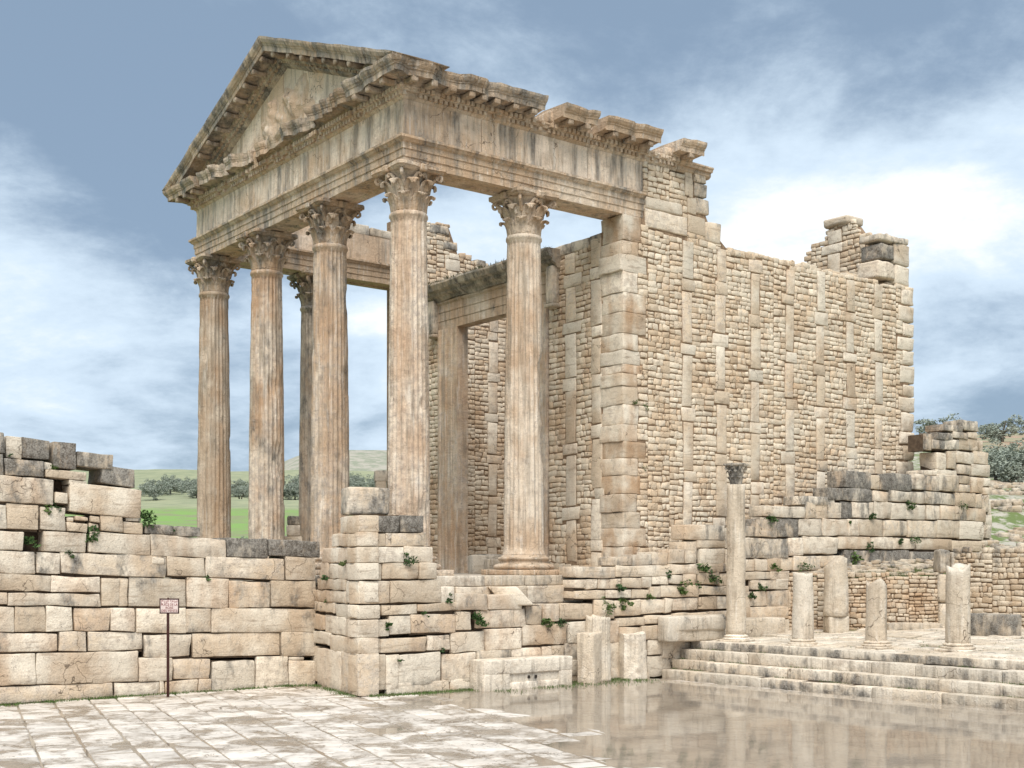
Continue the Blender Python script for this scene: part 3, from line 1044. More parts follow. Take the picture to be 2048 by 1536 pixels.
def podium_wall():
    root = empty('podium_wall', PODIUM.w(9, 0, 0), 'long podium wall of pale blocks climbing in ragged steps along the temple flank', 'wall')
    B = [
        # between pier and platform
        (763, 836, 1209, 1230), (836, 925, 1205, 1224), (778, 822, 1230, 1268), (822, 913, 1226, 1267), (913, 944, 1222, 1262),
        (761, 854, 1275, 1305), (854, 901, 1270, 1302), (798, 882, 1306, 1372), (882, 954, 1306, 1366), (954, 1023, 1299, 1330), (1023, 1083, 1295, 1325), (1083, 1104, 1292, 1320), (1104, 1130, 1290, 1318),
        (902, 970, 1262, 1304), (970, 1043, 1256, 1300), (1044, 1135, 1248, 1292), (1135, 1182, 1242, 1288), (954, 1030, 1332, 1362), (1030, 1130, 1327, 1358), (1130, 1182, 1318, 1352),
        (912, 976, 1187, 1221, .45, 'x'), (976, 1046, 1187, 1219, .2, 'x'), (882, 912, 1172, 1206, .35, 'x'),
        (953, 1054, 1217, 1256), (1054, 1085, 1211, 1249, .45), (1087, 1120, 1207, 1243, .4), (1120, 1188, 1206, 1240, .42),
        (1182, 1240, 1240, 1285), (1182, 1240, 1286, 1345),
        # long low stretch in front of the anta
        (1150, 1232, 1134, 1157, .4, 'x'), (1232, 1342, 1130, 1155, .38, 'x'),
        (1151, 1174, 1158, 1179), (1174, 1197, 1158, 1179), (1197, 1243, 1157, 1178), (1243, 1283, 1155, 1177), (1283, 1304, 1153, 1177), (1304, 1337, 1151, 1170), (1337, 1367, 1149, 1169),
        (1151, 1212, 1180, 1198), (1212, 1264, 1179, 1197), (1264, 1299, 1178, 1197), (1299, 1322, 1172, 1196), (1322, 1380, 1171, 1195),
        (1188, 1230, 1199, 1238), (1230, 1283, 1199, 1232), (1283, 1330, 1198, 1228), (1330, 1346, 1197, 1226), (1346, 1398, 1195, 1222), (1398, 1435, 1193, 1220), (1435, 1455, 1192, 1218),
        (1232, 1291, 1234, 1252), (1291, 1345, 1230, 1248), (1345, 1420, 1224, 1240), (1420, 1460, 1221, 1236),
        (1240, 1283, 1254, 1300), (1283, 1342, 1249, 1280), (1296, 1326, 1278, 1312), (1240, 1296, 1302, 1345),
        (1342, 1460, 1241, 1284), (1456, 1580, 1240, 1282),
        (1368, 1394, 1147, 1168), (1367, 1398, 1169, 1194), (1396, 1440, 1143, 1170), (1398, 1455, 1171, 1191), (1440, 1489, 1145, 1172), (1455, 1500, 1172, 1192),
        (1500, 1552, 1160, 1180), (1552, 1578, 1158, 1180, .3), (1490, 1534, 1181, 1212), (1534, 1578, 1180, 1218), (1460, 1500, 1193, 1238), (1500, 1578, 1212, 1240),
        (772, 900, 1362, 1402), (900, 1040, 1352, 1392), (1040, 1182, 1340, 1380), (1182, 1300, 1335, 1372),
        (1296, 1345, 1312, 1352), (1326, 1372, 1279, 1318), (1240, 1300, 1345, 1362), (1345, 1400, 1283, 1330),
        (1586, 1640, 1142, 1182), (1640, 1700, 1140, 1180), (1578, 1640, 1182, 1215), (1690, 1790, 1136, 1172), (1790, 1905, 1138, 1170),
        (1489, 1540, 1143, 1160), (1540, 1580, 1142, 1160), (1130, 1182, 1286, 1320), (1337, 1400, 1127, 1149, .3), (1395, 1452, 1126, 1146), (1452, 1500, 1192, 1215),
        # rough blocks lying along its top
        (1227, 1265, 1113, 1133, .45, 'x'), (1267, 1305, 1108, 1131, .5, 'x'), (1305, 1338, 1104, 1130, .35, 'x'), (1337, 1370, 1098, 1128, .42, 'x'), (1370, 1395, 1083, 1128, .4, 'x'),
        (1370, 1412, 1049, 1081, .15, 'x'), (1410, 1450, 1049, 1080, .5, 'x'), (1394, 1452, 1079, 1096, .3, 'x'), (1400, 1450, 1097, 1128, .35), (1400, 1424, 1129, 1144), (1424, 1452, 1129, 1144),
        (1450, 1489, 1055, 1098, .5), (1450, 1489, 1099, 1143, .3),
        (1489, 1524, 1052, 1075, .7, 'x'), (1489, 1578, 1077, 1117, .62), (1578, 1607, 1075, 1112, .35), (1607, 1676, 1073, 1109, .28), (1676, 1742, 1072, 1098, .3),
        (1489, 1510, 1118, 1143, .15), (1510, 1535, 1118, 1143, .3), (1535, 1562, 1116, 1142), (1562, 1586, 1115, 1142), (1586, 1640, 1111, 1142), (1640, 1690, 1110, 1140),
        (1511, 1553, 1037, 1075, .6, 'x'), (1553, 1598, 1037, 1074, .72), (1598, 1645, 1037, 1072, .42), (1645, 1696, 1037, 1072, .22), (1696, 1719, 1038, 1072), (1719, 1767, 1038, 1072), (1767, 1816, 1040, 1073), (1816, 1875, 1040, 1075), (1875, 1919, 1041, 1077), (1919, 1968, 1042, 1080, .3),
        (1528, 1610, 1012, 1036, .45, 'x'), (1604, 1672, 992, 1011, .55, 'x'),
        (1612, 1634, 1004, 1037, .4), (1634, 1656, 1004, 1037, .35), (1656, 1682, 1003, 1037, .5), (1682, 1705, 1003, 1037, .78), (1705, 1739, 1003, 1037, .5), (1739, 1748, 1003, 1038, .3), (1748, 1783, 1004, 1038), (1783, 1813, 1006, 1039), (1813, 1851, 1008, 1040), (1854, 1881, 1010, 1040), (1881, 1911, 1011, 1041), (1911, 1933, 1012, 1041), (1933, 1952, 1016, 1042), (1952, 1974, 1016, 1044, .3),
        (1654, 1746, 976, 1002, .68, 'x'), (1746, 1778, 982, 1004, .4), (1778, 1820, 982, 1005, .5), (1820, 1849, 983, 1008, .45), (1849, 1911, 984, 1010, .55), (1911, 1951, 986, 1014, .35), (1951, 1966, 988, 1016), (1966, 1981, 990, 1025),
        (1690, 1743, 941, 977, .72, 'x'), (1743, 1760, 949, 981, .5), (1760, 1783, 947, 981, .75), (1783, 1823, 947, 981, .82), (1823, 1878, 949, 982, .55), (1878, 1919, 950, 983, .45), (1919, 1941, 951, 968, .4), (1919, 1941, 968, 985, .4),
        (1742, 1786, 1074, 1098, .2), (1786, 1832, 1075, 1099, .3), (1832, 1905, 1077, 1101, .2), (1905, 1965, 1081, 1103, .2),
        (1690, 1760, 1100, 1136, .7), (1760, 1820, 1100, 1138, .75), (1820, 1905, 1102, 1140, .7),
    ]
    course_wall(root, PODIUM, B, 1130, 4326, depth=.6)
    return root


podium_wall()


def ruin_beyond():
    """broken wall corner that rises past the back of the temple"""
    pl = Plane(PODIUM.w(24.6, -.1, 0)[:2], U)
    root = empty('ruined_wall', pl.w(-1, 0, 1.5), 'broken wall stub with dark doorway gap standing past the temple back', 'wall')
    B = [(1925, 1957, 841, 862, .6), (1889, 1925, 849, 863, .6), (1872, 1906, 865, 880, .65), (1906, 1936, 864, 878, .5), (1936, 1956, 863, 878, .4),
         (1864, 1891, 880, 899, .6), (1891, 1920, 878, 900, .5), (1920, 1960, 877, 902, .4), (1946, 1968, 880, 903, .2),
         (1874, 1894, 904, 940, .25), (1896, 1913, 901, 938, .2), (1913, 1948, 903, 928, .4), (1948, 1978, 902, 928, .2), (1915, 1942, 929, 950, .5), (1942, 1980, 928, 954, .2),
         (1942, 1966, 955, 986, .25), (1966, 1983, 955, 974, .25), (1962, 1983, 974, 990, .2), (1850, 1862, 868, 900, .5), (1845, 1875, 940, 952, .4), (1875, 1915, 939, 952, .4),
         (1974, 1984, 1000, 1030, .25), (1968, 1984, 1028, 1052, .3), (1966, 1984, 1050, 1078, .3)]
    course_wall(root, pl, B, 1130, 4326, depth=.7)


ruin_beyond()

# ------------------------------------------------------------------ fills: podium body and terraces
def prism(name, pts, z0, z1, mat, **kw):
    n = len(pts)
    verts = [Vector((p[0], p[1], z0)) for p in pts] + [Vector((p[0], p[1], z1)) for p in pts]
    faces = [tuple(range(n))[::-1], tuple(range(n, 2 * n))] + [(i, (i + 1) % n, n + (i + 1) % n, n + i) for i in range(n)]
    return add(name, verts, faces, mat, smooth_sh=False, recalc=True, **kw)


TEMPLE = empty('roman_temple', T(0, 0, 0), 'ruined Roman temple with six fluted columns, carved pediment and tall rubble cella', 'temple')

pb = [T(-1.25, -1.02), T(UE + .5, -1.02), T(UE + .5, W_ + 1.0), T(-1.25, W_ + 1.0)]
prism('podium_body', pb, -.4, ZS - .27, 'mortar', parent=TEMPLE)
tf = [PODIUM.w(.55, -.62, 0), PODIUM.w(24.5, -.62, 0), T(UE + .48, -1.0), T(-1.2, -1.0), T(-1.2, .6)]
prism('terrace', tf, -.35, ZS - .62, 'soil', kind='structure')
t2 = [STAIR.w(-12, -.98, 0), STAIR.w(-.3, -.98, 0), T(-1.3, 2.2), T(-1.3, W_ + .9), T(-10, W_ + .9)]
prism('stair_terrace', t2, -.4, ZS - .35, 'soil', kind='structure')


def tbox(name, u0, u1, v0, v1, z0, z1, mat='limestone', wear=(1, .15, .1), r=.03, amp=.012, parent=None, n=(5, 3, 3)):
    v, f = rock_cells((u1 - u0) / 2, (v1 - v0) / 2, (z1 - z0) / 2, n[0], n[1], n[2], r, amp, sd())
    cu, cv, cz = (u0 + u1) / 2, (v0 + v1) / 2, (z0 + z1) / 2
    return add(name, [T(cu + p.x, cv + p.y, cz + p.z) for p in v], f, mat, parent or TEMPLE, wear)


# stylobate slabs round the colonnade
u = -1.25
while u < UW + .8:
    ln = random.uniform(1.0, 1.6)
    tbox('stylobate_slab', u + .006, min(u + ln, UW + .9) - .006, -1.05 + random.uniform(-.02, .02), .55, -.26, 0, 'grey_stone', (.95, .42, .1))
    u += ln
u = -1.2
while u < UW + .8:
    ln = random.uniform(.7, 1.3)
    tbox('podium_block', u + .01, min(u + ln, UW + .9) - .01, -1.12 + random.uniform(-.02, .02), -.4, -.70, -.262, 'limestone', (.85, .35, .1), amp=.02)
    u += ln
v_ = .56
while v_ < W_ + .9:
    ln = random.uniform(1.1, 1.7)
    tbox('stylobate_slab', -1.25, .6, v_ + .006, min(v_ + ln, W_ + 1.0) - .006, -.26, random.uniform(-.004, .0), 'grey_stone', (.95, .4, .1), n=(3, 5, 3))
    v_ += ln
tbox('floor_slab', .61, UE - .9, .56, W_ + .9, -.26, -.012, 'grey_stone', (.85, .3, .1), n=(8, 8, 3))


# ------------------------------------------------------------------ columns
def lathe(prof, segs, amp=0.0, seed=0, freq=1.5, cap=True):
    verts, faces = [], []
    for (r, z) in prof:
        for i in range(segs):
            a = 2 * math.pi * i / segs
            p = Vector((r * math.cos(a), r * math.sin(a), z))
            if amp:
                p = p + nz(p, freq, seed) * amp
            verts.append(p)
    m = len(prof)
    for j in range(m - 1):
        for i in range(segs):
            k = (i + 1) % segs
            faces.append((j * segs + i, j * segs + k, (j + 1) * segs + k, (j + 1) * segs + i))
    if cap:
        faces.append(tuple(range(segs))[::-1])
        faces.append(tuple((m - 1) * segs + i for i in range(segs)))
    return verts, faces


def join(parts):
    V_, F_ = [], []
    for v, f in parts:
        o = len(V_)
        V_ += [Vector(p) for p in v]
        F_ += [tuple(o + k for k in q) for q in f]
    return V_, F_


HB, HC0, HC1 = .55, 8.81, 9.88        # base top, capital bottom, capital top


def base_mesh():
    v, f = rock_cells(.80, .80, .07, 5, 5, 3, .02, .008, 2.2)
    pl = ([p + Vector((0, 0, .07)) for p in v], f)
    pr = [(.70, .14), (.77, .155), (.80, .20), (.80, .235), (.76, .275), (.69, .285), (.68, .295), (.635, .32), (.625, .35), (.65, .375), (.655, .385), (.68, .40), (.69, .43), (.67, .465), (.60, .475), (.595, .50), (.56, .52), (.53, .57)]
    return join([pl, lathe(pr, 40, .006, 4.0, 3.0)])


def shaft_mesh(seed, chips=()):
    fl, sub = 24, 6
    zs = [HB - .02, HB + .06, HB + .14] + [HB + .2 + (HC0 - HB - .45) * i / 89 for i in range(90)] + [HC0 - .21, HC0 - .17, HC0 - .12, HC0 - .10, HC0 - .05, HC0]
    verts, faces = [], []
    n = fl * sub
    for z in zs:
        t = (z - HB) / (HC0 - HB)
        R = .525 - .09 * max(0, t) ** 1.7
        if z < HB + .08: R += .035 * (1 - (z - HB) / .08) if z > HB else .035
        flute = .058
        if z < HB + .10 or z > HC0 - .185: flute = 0
        wear_f = .55 + .45 * noise.noise(Vector((seed, z * .7, 1)))
        if z > HC0 - .13: R = .455 if z < HC0 - .02 else .45
        if HC0 - .11 < z < HC0 - .03: R = .475
        for i in range(n):
            a = 2 * math.pi * i / n
            ph = (i % sub) / sub
            d = flute * (math.sin(math.pi * ph) ** .7 if ph > 0 else 0)
            p = Vector((math.cos(a), math.sin(a), 0))
            er = max(0, noise.noise(Vector((p.x * 1.3 + seed * 5, p.y * 1.3, z * .55)))) * .8
            low = max(0, 1 - (z - HB) / 2.2) if z < 2.7 else 0
            d *= (1 - min(.6, er * .8 + low * .35))
            r = R - d + noise.noise(Vector((p.x * 3 + seed, p.y * 3, z * 1.4))) * .012 + noise.noise(Vector((p.x * 9 + seed, p.y * 9, z * 4))) * .006
            for (ca, cz, cr, cd) in chips:
                da = (a - ca + math.pi) % (2 * math.pi) - math.pi
                q = (da * .5 / cr) ** 2 + ((z - cz) / (cr * 2.2)) ** 2
                if q < 1: r -= cd * (1 - q) ** .6
            verts.append(Vector((r * p.x, r * p.y, z)))
    m = len(zs)
    for j in range(m - 1):
        for i in range(n):
            k = (i + 1) % n
            faces.append((j * n + i, j * n + k, (j + 1) * n + k, (j + 1) * n + i))
    faces.append(tuple((m - 1) * n + i for i in range(n)))
    return verts, faces


def tube(pts, rad, segs=6):
    verts, faces = [], []
    n = len(pts)
    for i, p in enumerate(pts):
        p = Vector(p)
        d = (Vector(pts[min(i + 1, n - 1)]) - Vector(pts[max(i - 1, 0)])).normalized()
        a = d.orthogonal().normalized() if i == 0 else (a - d * a.dot(d)).normalized()
        b = d.cross(a)
        r = rad[i] if isinstance(rad, (list, tuple)) else rad
        for k in range(segs):
            t = 2 * math.pi * k / segs
            verts.append(p + (a * math.cos(t) + b * math.sin(t)) * r)
    for i in range(n - 1):
        for k in range(segs):
            m = (k + 1) % segs
            faces.append((i * segs + k, i * segs + m, (i + 1) * segs + m, (i + 1) * segs + k))
    faces.append(tuple(range(segs))[::-1])
    faces.append(tuple((n - 1) * segs + k for k in range(segs)))
    return verts, faces


def acanthus(ang, z0, h, w, rb, flare):
    cl = [(rb + .005, 0), (rb + .015, .25 * h), (rb + .035, .5 * h), (rb + .07, .75 * h), (rb + .12 * flare, .93 * h), (rb + .19 * flare, .99 * h), (rb + .23 * flare, .93 * h), (rb + .225 * flare, .82 * h)]
    wd = [.75, .98, .86, 1.0, .80, .78, .52, .16]
    xs = [-1, -.62, -.3, 0, .3, .62, 1]
    verts, faces = [], []
    ca, sa = math.cos(ang), math.sin(ang)
    for layer in (0, -.045):
        for k, (r, z) in enumerate(cl):
            for x in xs:
                lat = x * w * wd[k]
                groove = (-.022 if abs(abs(x) - .3) < .05 else 0) - .035 * x * x
                rr = r + groove + layer
                verts.append(Vector((rr * ca - lat * sa, rr * sa + lat * ca, z0 + z - (.03 * h if abs(x) == 1 and k % 2 else 0))))
    nx, nk = len(xs), len(cl)
    for k in range(nk - 1):
        for i in range(nx - 1):
            a = k * nx + i
            faces.append((a, a + 1, a + nx + 1, a + nx))
            b = nk * nx + a
            faces.append((b, b + nx, b + nx + 1, b + 1))
    ring = [i for i in range(nx)] + [k * nx + nx - 1 for k in range(1, nk)] + [(nk - 1) * nx + i for i in range(nx - 2, -1, -1)] + [k * nx for k in range(nk - 2, 0, -1)]
    o = nk * nx
    for i in range(len(ring)):
        j = (i + 1) % len(ring)
        faces.append((ring[i], o + ring[i], o + ring[j], ring[j]))
    return verts, faces


def capital_mesh(amp=.012):
    H = HC1 - HC0
    parts = [lathe([(.41, -.01), (.405, .1), (.41, .4), (.44, .65), (.50, .82), (.58, .93), (.60, .97)], 32)]
    for i in range(8):
        parts.append(acanthus(i * math.pi / 4, .0, .42, .185, .43, 1.05))
        parts.append(acanthus(i * math.pi / 4 + math.pi / 8, .03, .72, .19, .44, 1.15))
    for i in range(4):
        a = math.pi / 4 + i * math.pi / 2
        ca, sa = math.cos(a), math.sin(a)
        pts = [(.50, .58), (.55, .70), (.63, .80), (.73, .87)]
        cx, cz = .75, .825
        for k in range(12):
            t = math.pi * .55 - k * .62
            rr = .085 * (1 - k / 15)
            pts.append((cx + rr * math.cos(t), cz + rr * math.sin(t)))
        rad = [.05, .055, .055, .05] + [.046 - .002 * k for k in range(12)]
        parts.append(tube([(r * ca, r * sa, z) for r, z in pts], rad, 6))
        for sgn in (-1, 1):      # caulicoles and the small inner helices
            b = a + sgn * .50
            cb, sb = math.cos(b), math.sin(b)
            tx, ty = -sb * sgn, cb * sgn
            hp = []
            for (along, r, z) in ((-.10, .47, .52), (-.07, .51, .66), (.0, .55, .78), (.06, .575, .86), (.13, .59, .875), (.16, .59, .83), (.125, .59, .795), (.095, .59, .82)):
                hp.append((r * cb + along * tx, r * sb + along * ty, z))
            parts.append(tube(hp, [.05, .05, .045, .04, .036, .034, .03, .024], 6))
    # abacus with hollowed sides
    loop = []
    for i in range(4):
        a0 = math.pi / 4 + i * math.pi / 2
        for k in range(9):
            t = k / 8
            ang = a0 + .075 + t * (math.pi / 2 - .15)
            m = abs(t - .5) * 2
            r = .655 + .275 * m ** 1.9
            loop.append((ang, r))
    av, af = [], []
    n = len(loop)
    prof = [(.86, .93), (.93, .955), (.94, .985), (1.0, .99), (1.0, 1.07)]
    for s, z in prof:
        for ang, r in loop:
            av.append(Vector((r * s * math.cos(ang), r * s * math.sin(ang), z)))
    for j in range(len(prof) - 1):
        for i in range(n):
            k = (i + 1) % n
            af.append((j * n + i, j * n + k, (j + 1) * n + k, (j + 1) * n + i))
    af.append(tuple(range(n))[::-1])
    af.append(tuple((len(prof) - 1) * n + i for i in range(n)))
    parts.append((av, af))
    for i in range(4):
        a = i * math.pi / 2
        v, f = rock_cells(.07, .10, .085, 3, 3, 3, .05, .03, 7.7 + i)
        R = Matrix.Rotation(a, 3, 'Z')
        parts.append(([R @ p + R @ Vector((.655, 0, 1.0)) for p in v], f))
    v, f = join(parts)
    v = [p + nz(p, 3.3, 1.0) * amp + nz(p, 9, 2.0) * amp * .7 for p in v]
    return v, f


BASE_ME = mesh_of('base', *base_mesh(), 'carved_stone')
CAP_ME = mesh_of('capital', *capital_mesh(), 'carved_stone', smooth_sh=False)
ROT = math.atan2(U.y, U.x)
cols = [  # u, v, wear, chips (angle, height, radius, depth)
    (0, 0, (1.0, .14, .55), [(ROT + 2.3, 2.0, .25, .03)]),
    (0, 3.90, (.95, .30, .55), [(ROT - .9, 5.2, .22, .05), (ROT - 2.2, 3.1, .3, .03)]),
    (0, 7.67, (.95, .30, .75), [(ROT - 1.4, 3.3, .25, .10), (ROT - 1.9, 2.6, .3, .05)]),
    (0, W_, (.97, .24, .60), [(ROT - 2.1, 1.8, .35, .06), (ROT + 2.2, 4.2, .2, .05)]),
    (U2, 0, (1.03, .08, .42), [(ROT - .75, 5.15, .30, .16), (ROT - .75, 4.4, .26, .10), (ROT - .8, 3.5, .3, .07)]),
    (U2, W_, (.80, .42, .45), []),
]
for i, (cu, cv, wr, chips) in enumerate(cols):
    c = T(cu, cv, 0)
    rgc = random.Random(40 + i)
    chips = list(chips) + [(rgc.uniform(0, 6.28), rgc.uniform(.8, 8.4), rgc.uniform(.07, .20), rgc.uniform(.02, .055)) for _ in range(16)]
    v, f = shaft_mesh(i * 2.7 + 1, chips)
    wr = (wr[0], wr[1] + .10, wr[2] * 1.05)
    sh = add('column', [c + p for p in v], f, 'column_stone', TEMPLE, wr, origin=c)
    inst('column_base', BASE_ME, c + Vector((0, 0, -.001)), sh, ROT, wear=(wr[0], wr[1] + .08, wr[2] * .6))
    inst('capital', CAP_ME, c + Vector((0, 0, HC0 - .012)), sh, ROT + (math.pi / 2) * (i % 4), wear=(.95, wr[1] + .12, wr[2] * .8))


# ------------------------------------------------------------------ entablature
def sweep(prof, l0, l1, mp, n, amp=.006, seed=0.0, freq=1.2, rag=None):
    """closed profile (o outward, z) drawn from l0(o) to l1(o)"""
    verts, faces = [], []
    m = len(prof)
    for k in range(n + 1):
        for (o, z) in prof:
            a, b = l0(o), l1(o)
            l = a + (b - a) * k / n
            oo = o
            if rag and o > .5:
                oo = .5 + (o - .5) * rag(l)
            p = mp(l, oo, z)
            p = p + nz(p, freq, seed) * amp + nz(p, 5.0, seed + 3) * amp * .6
            verts.append(p)
    for k in range(n):
        for i in range(m):
            j = (i + 1) % m
            faces.append((k * m + i, k * m + j, (k + 1) * m + j, (k + 1) * m + i))
    faces.append(tuple(range(m)))
    faces.append(tuple(n * m + i for i in range(m))[::-1])
    return verts, faces


MR = lambda l, o, z: T(l, -o, z)                 # right flank
MF = lambda l, o, z: T(-o, l, z)                 # front
ML = lambda l, o, z: T(l, W_ + o, z)             # left flank
ZA0, ZA1, ZF, ZC = 9.87, 10.54, 11.42, 12.12

half = [(.43, ZA0), (.43, 10.05), (.455, 10.06), (.455, 10.23), (.48, 10.24), (.48, 10.37), (.50, 10.385), (.53, 10.40), (.56, 10.44), (.60, 10.465), (.60, 10.525)]
arch_prof = half + [(-o, z) for o, z in half[::-1]] + [(-.22, ZA0), (-.20, ZA0 + .035), (.20, ZA0 + .035), (.22, ZA0)]
frieze_prof = [(.41, ZA1 - .012), (.415, ZA1 + .08), (.40, ZF - .09), (.42, ZF), (-.41, ZF), (-.41, ZA1 - .012)]
bed_prof = [(.41, ZF + .003), (.43, ZF + .02), (.47, ZF + .05), (.48, ZF + .07), (.48, ZF + .16), (.55, ZF + .165), (.57, ZF + .23), (.60, ZF + .26), (.60, ZF + .30), (-.41, ZF + .30), (-.41, ZF + .003)]
ZB = ZF + .30
corona_prof = [(.45, ZB + .003), (.64, ZB + .003), (.66, ZB + .07), (1.06, ZB + .09), (1.06, ZB + .05), (1.08, ZB + .05), (1.09, ZB + .18), (1.115, ZB + .19), (1.12, ZB + .22), (1.16, ZB + .25), (1.20, ZB + .32), (1.21, ZB + .385), (.2, ZB + .40), (-.35, ZB + .36), (-.35, ZB + .003)]


def seg(name, prof, mp, a, b, m0=False, m1=False, mat='carved_stone', wear=(1, .2, .2), gap=.006, amp=.007, n=None, rag=None, parent=None):
    """one block of an entablature course; m0 / m1: mitred against the neighbouring side"""
    l0 = (lambda o: -o) if m0 == 'c' else (lambda o: a + gap)
    l1 = (lambda o: W_ + o) if m1 == 'c' else (lambda o: b - gap)
    n = n or max(2, int((b - a) / .35))
    v, f = sweep(prof, l0, l1, mp, n, amp, sd(), rag=rag)
    return add(name, v, f, mat, parent or TEMPLE, wear, smooth_sh=False, recalc=True)


UA = 7.42                                        # where the flank architrave dies into the wall
# architrave
for nm, prof, ft in (('architrave_block', arch_prof, [2.0, 5.7, 9.5]), ('frieze_block', frieze_prof, [1.2, 2.6, 4.4, 6.3, 8.2, 9.6, 10.6])):
    mat = 'carved_stone' if nm[0] == 'a' else 'frieze_stone'
    amp = .010 if nm[0] == 'a' else .008
    cuts = [0] + ft + [W_]
    for i, (a, b) in enumerate(zip(cuts, cuts[1:])):
        seg(nm, prof, MF, a, b, 'c' if i == 0 else False, 'c' if i == len(cuts) - 2 else False, mat, (1.0, .40 + random.uniform(0, .14), random.uniform(.2, .45)), amp=amp)
    rc = [0, U2 - .05, UA] if nm[0] == 'a' else [0, .95, 1.9, 3.6, 5.4, UA]
    for i, (a, b) in enumerate(zip(rc, rc[1:])):
        seg(nm, prof, MR, a, b, 'c' if i == 0 else False, False, mat, (1.02, .40 + random.uniform(0, .14), random.uniform(.1, .4)), amp=amp)
    lc = [0, U2, UW + .3]
    for i, (a, b) in enumerate(zip(lc, lc[1:])):
        seg(nm, prof, ML, a, b, 'c' if i == 0 else False, False, mat, (.88, .42, .15), amp=amp)
# courses left on the far flank
for k in range(5):
    a = .5 + k * 1.25
    tbox('cornice_block', a, a + 1.22, W_ - .38, W_ + .55, ZF + .01, ZF + random.choice([.35, .42, .30]), 'grey_stone', (.9, .5, .1), r=.05, amp=.03)

U_BED_END = 10.05
bf = [0, 1.7, 3.3, 5.0, 6.8, 8.3, 9.8, W_]
for i, (a, b) in enumerate(zip(bf, bf[1:])):
    seg('bed_moulding_block', bed_prof, MF, a, b, 'c' if i == 0 else False, 'c' if i == len(bf) - 2 else False, wear=(.98, .30, .35))
br_ = [0, 1.55, 3.4, 5.3, 7.4, 8.7, U_BED_END]
for i, (a, b) in enumerate(zip(br_, br_[1:])):
    seg('bed_moulding_block', bed_prof, MR, a, b, 'c' if i == 0 else False, False, wear=(.98, .32, .2))


def dentils(mp, a, b, slope=0.0, zoff=0.0, step=.148):
    """two rows: square dentils and the rounded eggs above them, joined (far too small to pick apart)"""
    V_, F_ = [], []
    l = a
    rng = random.Random(int(a * 10 + b))
    while l < b:
        if rng.random() > .10:
            for (o0, o1, z0, z1, w) in ((.475, .560, ZF + .07, ZF + .160, .085), (.545, .655, ZF + .185, ZF + .290, .098)):
                if rng.random() < .08: continue
                j = rng.uniform(-.01, .006)
                pts = [mp(l + dl, o + j, z + zoff + slope * (l + dl)) for o in (o0, o1) for z in (z0, z1) for dl in (0, w)]
                o = len(V_)
                V_ += pts
                for q in ((0, 1, 3, 2), (4, 6, 7, 5), (0, 4, 5, 1), (2, 3, 7, 6), (0, 2, 6, 4), (1, 5, 7, 3)):
                    F_.append(tuple(o + k for k in q))
        l += step
    return V_, F_


v, f = dentils(MF, -.5, W_ + .5)
add('dentil_band', v, f, 'carved_stone', TEMPLE, (1.0, .22, .3), kind='stuff', smooth_sh=False, recalc=True)
v, f = dentils(MR, -.5, U_BED_END - 1.5)
add('dentil_band', v, f, 'carved_stone', TEMPLE, (1.0, .22, .2), kind='stuff', smooth_sh=False, recalc=True)


def modillion_mesh():
    v, f = rock_cells(.085, .20, .06, 3, 5, 3, .02, .008, 6.1)
    v = [Vector((p.x, p.y, p.z - .03 * math.cos(p.y * 8))) for p in v]
    v2, f2 = rock_cells(.085, .05, .07, 3, 3, 3, .04, .006, 6.9)
    return join([(v, f), ([p + Vector((0, -.16, -.03)) for p in v2], f2)])


MOD_ME = mesh_of('modillion', *modillion_mesh(), 'carved_stone')


def put_modillions(parent, mp, a, b, rot, zf=lambda l: ZB + .02, step=.62, o=.85, wear=(.8, .45, .3), tilt=0):
    n = max(1, int(round((b - a) / step)))
    for k in range(n):
        l = a + (b - a) * (k + .5) / n
        p = mp(l, o, zf(l))
        ob = inst('modillion', MOD_ME, p, parent, rot, wear=wear)
        if tilt:
            ob.rotation_euler = (Matrix.Rotation(rot, 4, 'Z') @ Matrix.Rotation(tilt, 4, 'Y')).to_euler()


ROTM = {'R': ROT, 'F': ROT - math.pi / 2, 'L': ROT + math.pi}


def corona(mp, side, a, b, m0=False, m1=False, rag=None, wear=(.95, .60, .15), n=None, amp=.028, mods=True):
    if rag is None:
        rag = lambda l: 1 - .45 * max(0, noise.noise(Vector((l * 2.6, ord(side) * 1.7, 0))) - .05)
        n = max(4, int((b - a) / .12))
    o = seg('cornice_block', corona_prof, mp, a, b, m0, m1, wear=wear, rag=rag, n=n, amp=amp)
    if mods:
        put_modillions(o, mp, a if not m0 else a - .75, b if not m1 else b + .75, ROTM[side])
    return o


# right flank: whole to the second column, then single blocks with gaps
def flank_u(px, o=1.2):
    pl = Plane(T(0, -o)[:2], U)
    return pl.hit(px, 200)[0]


corona(MR, 'R', 0, 1.45, 'c')
corona(MR, 'R', 1.46, flank_u(985))
corona(MR, 'R', flank_u(985), flank_u(1096))
gaps = [(1133, 1203), (1222, 1328), (1372, 1414)]
for a, b in gaps:
    corona(MR, 'R', flank_u(a), flank_u(b), wear=(.98, .38, .1))
# stumps between them where the projecting edge is gone
for a, b, h in ((1099, 1130, .34), (1206, 1226, .30), (1330, 1372, .26)):
    ua, ub = flank_u(a, .6), flank_u(b, .6)
    tbox('cornice_block', ua, ub, -.62, .35, ZB + .01, ZB + h, 'carved_stone', (.95, .42, .1), r=.07, amp=.05)


def ragged(l):
    return max(.05, .48 + .65 * noise.noise(Vector((l * 1.5, 3.3, 0))) + .22 * noise.noise(Vector((l * 4, 1.3, 0))))


